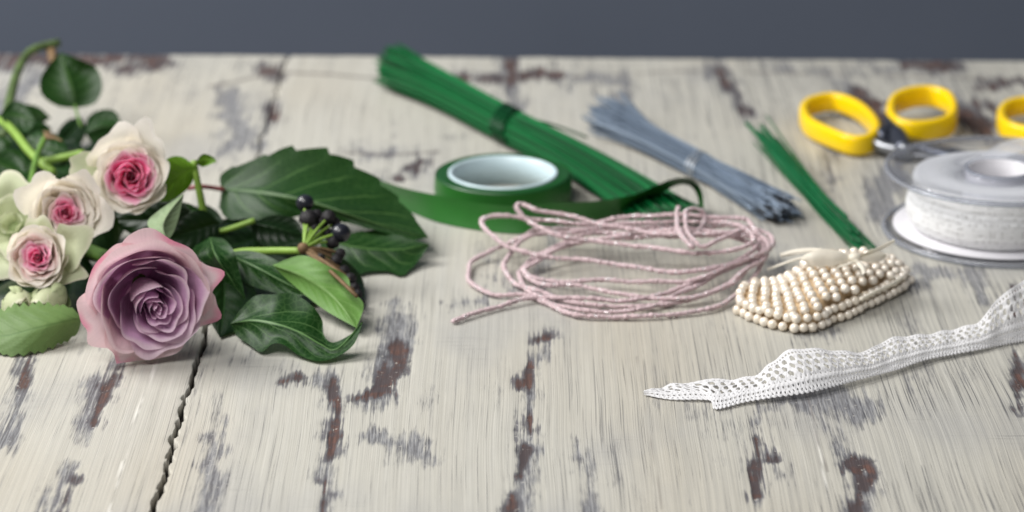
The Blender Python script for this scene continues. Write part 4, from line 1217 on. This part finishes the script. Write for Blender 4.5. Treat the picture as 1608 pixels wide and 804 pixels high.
lv(root, 'leaf_dark', [(134, 210, 14), (138, 185, 20), (160, 172, 23), (182, 176, 22), (192, 200, 16)], [(134, 210, 14), (160, 198, 17), (192, 200, 16)], [(134, 210, 14), (150, 228, 9), (178, 222, 10), (192, 200, 16)])
lv(root, 'leaf_back', [(-20, 250, 18), (0, 238, 20), (26, 245, 18), (42, 275, 12)], [(-20, 250, 18), (10, 262, 15), (42, 275, 12)], [(-20, 250, 18), (-5, 285, 11), (25, 295, 9), (42, 275, 12)])
lv(root, 'leaf_ivy_deep', [(-30, 215, 8), (10, 205, 9), (50, 215, 8), (80, 250, 4)], [(-30, 215, 8), (20, 235, 6), (80, 250, 4)], [(-30, 215, 8), (-20, 260, 4), (30, 285, 3), (80, 250, 4)])

for up, mid, lo, mt in [
    ([(60, 270, 12), (40, 240, 18), (5, 235, 20), (-30, 250, 16)], [(60, 270, 12), (20, 262, 14), (-30, 250, 16)], [(60, 270, 12), (45, 295, 8), (5, 290, 9), (-30, 250, 16)], 'leaf_back'),
    ([(150, 250, 14), (120, 225, 18), (90, 232, 16), (66, 262, 9)], [(150, 250, 14), (105, 255, 12), (66, 262, 9)], [(150, 250, 14), (130, 285, 7), (95, 288, 6), (66, 262, 9)], 'leaf_ivy_deep'),
    ([(20, 225, 20), (20, 195, 26), (-5, 180, 28), (-30, 195, 24)], [(20, 225, 20), (0, 210, 23), (-30, 195, 24)], [(20, 225, 20), (5, 240, 17), (-20, 230, 18), (-30, 195, 24)], 'leaf_back'),
    ([(140, 275, 10), (110, 262, 13), (70, 275, 11), (30, 300, 6)], [(140, 275, 10), (85, 292, 8), (30, 300, 6)], [(140, 275, 10), (120, 315, 4), (70, 318, 4), (30, 300, 6)], 'leaf_dark'),
    ([(185, 235, 10), (160, 222, 12), (130, 235, 10), (112, 262, 5)], [(185, 235, 10), (148, 250, 8), (112, 262, 5)], [(185, 235, 10), (175, 270, 4), (140, 278, 3), (112, 262, 5)], 'leaf_ivy_deep'),
    ([(110, 240, 18), (95, 215, 22), (60, 205, 24), (28, 222, 20)], [(110, 240, 18), (70, 230, 20), (28, 222, 20)], [(110, 240, 18), (90, 258, 14), (55, 252, 14), (28, 222, 20)], 'leaf_back'),
    ([(0, 180, 30), (18, 160, 34), (40, 165, 33), (56, 190, 28)], [(0, 180, 30), (28, 182, 29), (56, 190, 28)], [(0, 180, 30), (15, 202, 26), (42, 208, 24), (56, 190, 28)], 'leaf_back'),
    ([(130, 262, 12), (112, 240, 16), (84, 238, 17), (62, 258, 13)], [(130, 262, 12), (95, 260, 13), (62, 258, 13)], [(130, 262, 12), (115, 285, 8), (84, 284, 8), (62, 258, 13)], 'leaf_dark'),
    ([(210, 330, 12), (180, 318, 14), (150, 330, 12), (120, 352, 6)], [(210, 330, 12), (165, 345, 9), (120, 352, 6)], [(210, 330, 12), (190, 368, 5), (155, 372, 4), (120, 352, 6)], 'leaf_ivy_deep'),
    ([(260, 330, 18), (285, 318, 22), (315, 330, 20), (335, 360, 12)], [(260, 330, 18), (298, 345, 16), (335, 360, 12)], [(260, 330, 18), (280, 370, 10), (310, 378, 8), (335, 360, 12)], 'leaf_dark')]:
    lv(root, mt, up, mid, lo, serr=(14, .10))

root = thing('rose_twig', 'light green forked twigs with a dry brown flower base behind the spray roses', 'twig', P(70, 270, 0))
mesh_obj('stem', tube(cr(PP([(-10, 186, 26), (10, 196, 26), (26, 212, 25), (48, 240, 22), (84, 272, 18)]), 24), .0019, 8), M['stem_light'], root)
mesh_obj('stem', tube(cr(PP([(66, 254, 20), (95, 248, 22), (132, 240, 25)]), 14), .0017, 8), M['stem_light'], root)
mesh_obj('stem', tube(cr(PP([(48, 300, 18), (52, 270, 22), (60, 240, 26), (72, 214, 30)]), 18), .0014, 8), M['stem'], root)
for k, (x, y) in enumerate([(68, 206), (78, 204), (88, 212), (98, 222)]):
    mesh_obj('dry_sepal', tube(cr(PP([(72, 216, 30), ((72 + x) / 2 + 2, (216 + y) / 2 - 2, 31), (x, y, 31)]), 8), [.0012 - .0009 * i / 7 for i in range(8)], 6), M['brown_calyx'], root)

root = thing('leafy_stem', 'upright green stem with one bright yellow green leaf right of the upper spray rose', 'stem', P(318, 345, 0))
mesh_obj('stem', tube(cr(PP([(304, 252, 44), (308, 275, 38), (314, 305, 30), (320, 335, 22), (326, 365, 14), (332, 400, 6)]), 24), [.0013 + .0006 * i / 23 for i in range(24)], 8), M['stem_light'], root)
lv(root, 'leaf_yellow', [(308, 262, 42), (285, 246, 46), (262, 250, 45), (250, 275, 38), (236, 300, 32)], [(308, 262, 42), (285, 272, 39), (262, 290, 34), (236, 300, 32)], [(308, 262, 42), (300, 290, 33), (275, 312, 28), (250, 316, 26), (236, 300, 32)])
lv(root, 'leaf_yellow', [(306, 256, 43), (318, 242, 47), (334, 246, 46), (340, 254, 44)], [(306, 256, 43), (320, 252, 44), (340, 254, 44)], [(306, 256, 43), (318, 262, 41), (330, 258, 43), (340, 254, 44)], n=20, m=5)

# dark leaves filling the heap behind the flowers
root = thing('foliage_sprig', 'very dark leafy sprig tucked between the upper spray rose and the mauve rose', 'foliage', P(230, 350, 0))
for up, mid, lo in [
    ([(300, 330, 24), (270, 308, 28), (225, 318, 24), (170, 345, 16)], [(300, 330, 24), (240, 345, 18), (170, 345, 16)], [(300, 330, 24), (280, 362, 14), (230, 378, 10), (170, 345, 16)]),
    ([(345, 350, 20), (320, 330, 26), (290, 340, 24), (262, 375, 16)], [(345, 350, 20), (305, 362, 18), (262, 375, 16)], [(345, 350, 20), (340, 385, 12), (300, 400, 10), (262, 375, 16)]),
    ([(180, 330, 22), (140, 335, 20), (120, 360, 14), (110, 400, 8)], [(180, 330, 22), (150, 365, 14), (110, 400, 8)], [(180, 330, 22), (190, 370, 10), (160, 410, 5), (110, 400, 8)]),
    ([(120, 380, 12), (90, 400, 10), (85, 450, 5), (100, 500, 2)], [(120, 380, 12), (112, 440, 6), (100, 500, 2)], [(120, 380, 12), (150, 430, 5), (145, 490, 2), (100, 500, 2)]),
    ([(160, 300, 14), (110, 280, 16), (60, 300, 12), (0, 330, 6)], [(160, 300, 14), (80, 330, 9), (0, 330, 6)], [(160, 300, 14), (130, 370, 5), (50, 380, 4), (0, 330, 6)]),
    ([(60, 380, 8), (20, 390, 8), (-20, 420, 5), (-40, 470, 2)], [(60, 380, 8), (20, 430, 4), (-40, 470, 2)], [(60, 380, 8), (90, 450, 3), (40, 490, 2), (-40, 470, 2)]),
    ([(350, 410, 14), (330, 440, 10), (325, 490, 4), (345, 530, 1)], [(350, 410, 14), (352, 470, 6), (345, 530, 1)], [(350, 410, 14), (395, 440, 10), (400, 500, 3), (345, 530, 1)]),
    ([(345, 345, 8), (400, 336, 9), (460, 350, 7), (500, 385, 3)], [(345, 345, 8), (420, 368, 5), (500, 385, 3)], [(345, 345, 8), (360, 395, 3), (430, 405, 2), (500, 385, 3)]),
    ([(365, 410, 7), (420, 400, 8), (480, 420, 6), (520, 470, 2)], [(365, 410, 7), (440, 440, 4), (520, 470, 2)], [(365, 410, 7), (390, 462, 2.5), (450, 480, 2), (520, 470, 2)]),
    ([(300, 330, 12), (325, 322, 13), (350, 345, 9), (352, 390, 4)], [(300, 330, 12), (330, 355, 8), (352, 390, 4)], [(300, 330, 12), (296, 365, 7), (320, 392, 4), (352, 390, 4)]),
    ([(410, 370, 12), (370, 350, 16), (330, 365, 14), (300, 400, 8)], [(410, 370, 12), (350, 390, 10), (300, 400, 8)], [(410, 370, 12), (400, 420, 6), (350, 430, 4), (300, 400, 8)])]:
    lv(root, 'leaf_ivy_deep', up, mid, lo)
mesh_obj('stem', tube(cr(PP([(330, 360, 12), (260, 360, 10), (180, 350, 8), (60, 340, 5)]), 20), .0016, 8), M['stem'], root)

# big leaf with red stalk
root = thing('broad_leaf', 'large dark green leaf with toothed edge and red stalk beside the black berries', 'leaf', P(480, 340, 0))
lv(root, 'leaf_dark', [(347, 297, 18), (346, 276, 23), (368, 262, 27), (410, 248, 31), (449, 234, 34), (509, 237, 33), (549, 254, 29), (598, 288, 22), (638, 326, 15), (673, 373, 8)],
   [(347, 297, 18), (400, 301, 20), (449, 309, 21), (500, 321, 20), (540, 334, 18), (600, 354, 13), (673, 373, 8)],
   [(347, 297, 18), (350, 338, 11), (400, 344, 11), (465, 340, 13), (520, 344, 14), (560, 354, 13), (598, 364, 11), (643, 376, 8), (673, 373, 8)], serr=(9, .13), cup=.07, n=60, m=12, nv=8)
mesh_obj('petiole', tube(cr(PP([(352, 298, 18.5), (335, 295, 20), (315, 293, 22), (295, 296, 21)]), 14), .0010, 8), M['red_petiole'], root)
o = mesh_obj('broad_leaf', leaf_geo([(500, 372, 8), (540, 368, 9.5), (590, 362, 10.5), (640, 374, 9.5), (675, 384, 8)], [(500, 372, 8), (560, 388, 7.5), (620, 392, 7), (675, 384, 8)],
             [(500, 372, 8), (515, 420, 2), (553, 430, 1.5), (600, 424, 2), (630, 432, 1.2), (655, 412, 3), (675, 384, 8)], serr=(8, .08), cup=.10), M['leaf_dark'], origin=P(590, 420, 0))
props(o, 'dark shaded leaf lying underneath the large toothed leaf', 'leaf')

# ivy sprig with berries
root = thing('ivy_sprig', 'ivy sprig with glossy lobed leaves and a cluster of black berries', 'ivy', P(450, 480, 0))
mesh_obj('stem', tube(cr(PP([(340, 408, 10), (375, 396, 14), (420, 394, 17), (472, 394, 20)]), 20), .0016, 8), M['stem_light'], root)
mesh_obj('stem', tube(cr(PP([(338, 366, 14), (365, 358, 17), (400, 346, 20)]), 12), .0012, 8), M['stem_light'], root)
# glossy leaf
lv(root, 'leaf_ivy', [(330, 372, 24), (352, 376, 26), (368, 396, 24), (376, 425, 17), (386, 470, 7)], [(330, 372, 24), (338, 398, 24), (358, 430, 17), (386, 470, 7)], [(330, 372, 24), (302, 392, 22), (318, 412, 18), (350, 440, 10), (386, 470, 7)], cup=.16, nv=5)
lv(root, 'leaf_ivy', [(350, 396, 16), (395, 394, 19), (432, 408, 18), (462, 432, 14), (484, 462, 9)], [(350, 396, 16), (400, 418, 16), (445, 442, 12), (484, 462, 9)], [(350, 396, 16), (380, 440, 11), (425, 458, 8), (460, 466, 7), (484, 462, 9)], cup=.12, nv=6)
lv(root, 'leaf_light', [(428, 416, 18), (474, 401, 22), (514, 417, 21), (545, 434, 17), (552, 456, 13), (571, 478, 9), (560, 515, 4)], [(428, 416, 18), (480, 436, 16), (525, 468, 11), (560, 515, 4)], [(428, 416, 18), (452, 440, 13), (485, 468, 9), (515, 490, 6), (560, 515, 4)], cup=.08, nv=8)
# front lobed leaf
lv(root, 'leaf_ivy', [(362, 508, 6), (378, 486, 11), (400, 465, 15), (430, 462, 17), (459, 461, 17), (489, 479, 14), (506, 503, 9), (508, 524, 6), (522, 538, 4), (552, 524, 7), (570, 505, 11)],
   [(362, 508, 6), (395, 503, 9), (430, 508, 10), (470, 522, 8), (505, 542, 4.5), (530, 548, 4), (570, 505, 11)],
   [(362, 508, 6), (372, 528, 2), (390, 540, 2), (410, 553, 1.5), (428, 540, 4.5), (446, 542, 4.5), (470, 558, 2), (500, 567, 1.5), (530, 560, 2.5), (556, 540, 6), (570, 505, 11)], cup=.10, n=70, m=12, nv=5)
lv(root, 'leaf_ivy_deep', [(395, 350, 18), (430, 338, 20), (465, 345, 18), (480, 372, 12)], [(395, 350, 18), (435, 358, 16), (480, 372, 12)], [(395, 350, 18), (400, 380, 11), (440, 386, 10), (480, 372, 12)])
lv(root, 'leaf_ivy_deep', [(345, 350, 16), (380, 345, 17), (420, 362, 13), (440, 382, 10)], [(345, 350, 16), (385, 366, 12), (440, 382, 10)], [(345, 350, 16), (350, 378, 10), (390, 390, 8), (440, 382, 10)])
lv(root, 'leaf_ivy_deep', [(520, 400, 12), (545, 410, 10), (570, 440, 5), (572, 480, 1.5)], [(520, 400, 12), (540, 440, 6), (572, 480, 1.5)], [(520, 400, 12), (520, 450, 5), (545, 480, 2), (572, 480, 1.5)])
cl = mesh_obj('berry_cluster', sphere(P(476, 390, 21), .0024, 12, 8), M['brown_calyx'], root)
bl = [(479, 319, 33, 3.7, 0), (484, 344, 29, 3.9, 1), (516, 341, 29, 3.0, 1), (535, 366, 24, 4.1, 0), (506, 352, 26, 2.6, 1), (522, 380, 21, 3.0, 1), (503, 406, 18, 2.0, 1), (528, 408, 15, 2.6, 1), (540, 425, 11, 2.6, 1), (516, 417, 14, 2.0, 1), (556, 452, 6, 2.4, 1), (566, 476, 4, 2.0, 1), (497, 338, 29, 2.6, 1), (526, 350, 26, 2.4, 1), (512, 366, 23, 2.6, 1), (494, 358, 26, 2.2, 1), (550, 438, 9, 2.6, 1), (534, 398, 17, 2.4, 1), (562, 462, 6, 2.0, 1)]
for x, y, z, r, dull in bl:
    c = P(x, y, z)
    g = sphere(c, r * mm, 18, 12, (1, 1, .96))
    if dull:
        rn = random.Random(int(x))
        g = ([c + (v - c) * rn.uniform(.86, 1.06) for v in g[0]], g[1])
    b = mesh_obj('berry', g, M['berry_dull'] if dull else M['berry'], cl, label='wrinkled dull black berry' if dull else 'plump shiny black berry')
    mesh_obj('stalk', tube(cr([P(477, 390, 21), P(477, 390, 21).lerp(c, .5) + V((0, 0, .001)), c], 8), .0006, 6), M['stem_light'] if y < 385 else M['brown_calyx'], cl)
for x, y in ((490, 400), (506, 395), (520, 398), (548, 440), (560, 465)):
    mesh_obj('stalk', tube(cr([P(477, 392, 20), P((477 + x) / 2, (392 + y) / 2 - 3, 19), P(x, y, 15)], 8), .0008, 6), M['brown_calyx'], cl)

# ------------------------------------------------------------------ light
wd = bpy.data.worlds.new('World'); SC.world = wd; wd.use_nodes = True
bg = wd.node_tree.nodes['Background']; bg.inputs[0].default_value = (.86, .92, 1.0, 1); bg.inputs[1].default_value = .13

def area(name, loc, target, size, energy, col):
    ld = bpy.data.lights.new(name, 'AREA'); ld.shape = 'RECTANGLE'; ld.size, ld.size_y = size; ld.energy = energy; ld.color = col
    o = bpy.data.objects.new(name, ld); COL.objects.link(o); o.location = loc
    o.rotation_euler = (V(target) - V(loc)).to_track_quat('-Z', 'Y').to_euler()
    return o
area('window_light', (-1.0, 1.25, 1.05), (.1, 1.32, 0), (.75, .75), 31, (1.0, .985, .96))
area('soft_fill', (-.65, .12, 1.5), (0, 1.1, 0), (.9, .8), 23, (1.0, .98, .96))

# ------------------------------------------------------------------ camera
cd = bpy.data.cameras.new('camera'); cam = bpy.data.objects.new('camera', cd); COL.objects.link(cam)
cam.location = CAM; cam.rotation_euler = (math.pi / 2 - PITCH, 0, 0)
cd.sensor_fit = 'HORIZONTAL'; cd.sensor_width = 36; cd.lens = FPX * 36 / 1608
cd.clip_start = .01; cd.clip_end = 50
cd.dof.use_dof = True; cd.dof.focus_distance = 1.005; cd.dof.aperture_fstop = 9.5; cd.dof.aperture_blades = 0
SC.camera = cam
SC.view_settings.view_transform = 'Standard'; SC.view_settings.look = 'None'
SC.view_settings.exposure = 0; SC.view_settings.gamma = 1
SC.cycles.max_bounces = 8; SC.cycles.transparent_max_bounces = 12
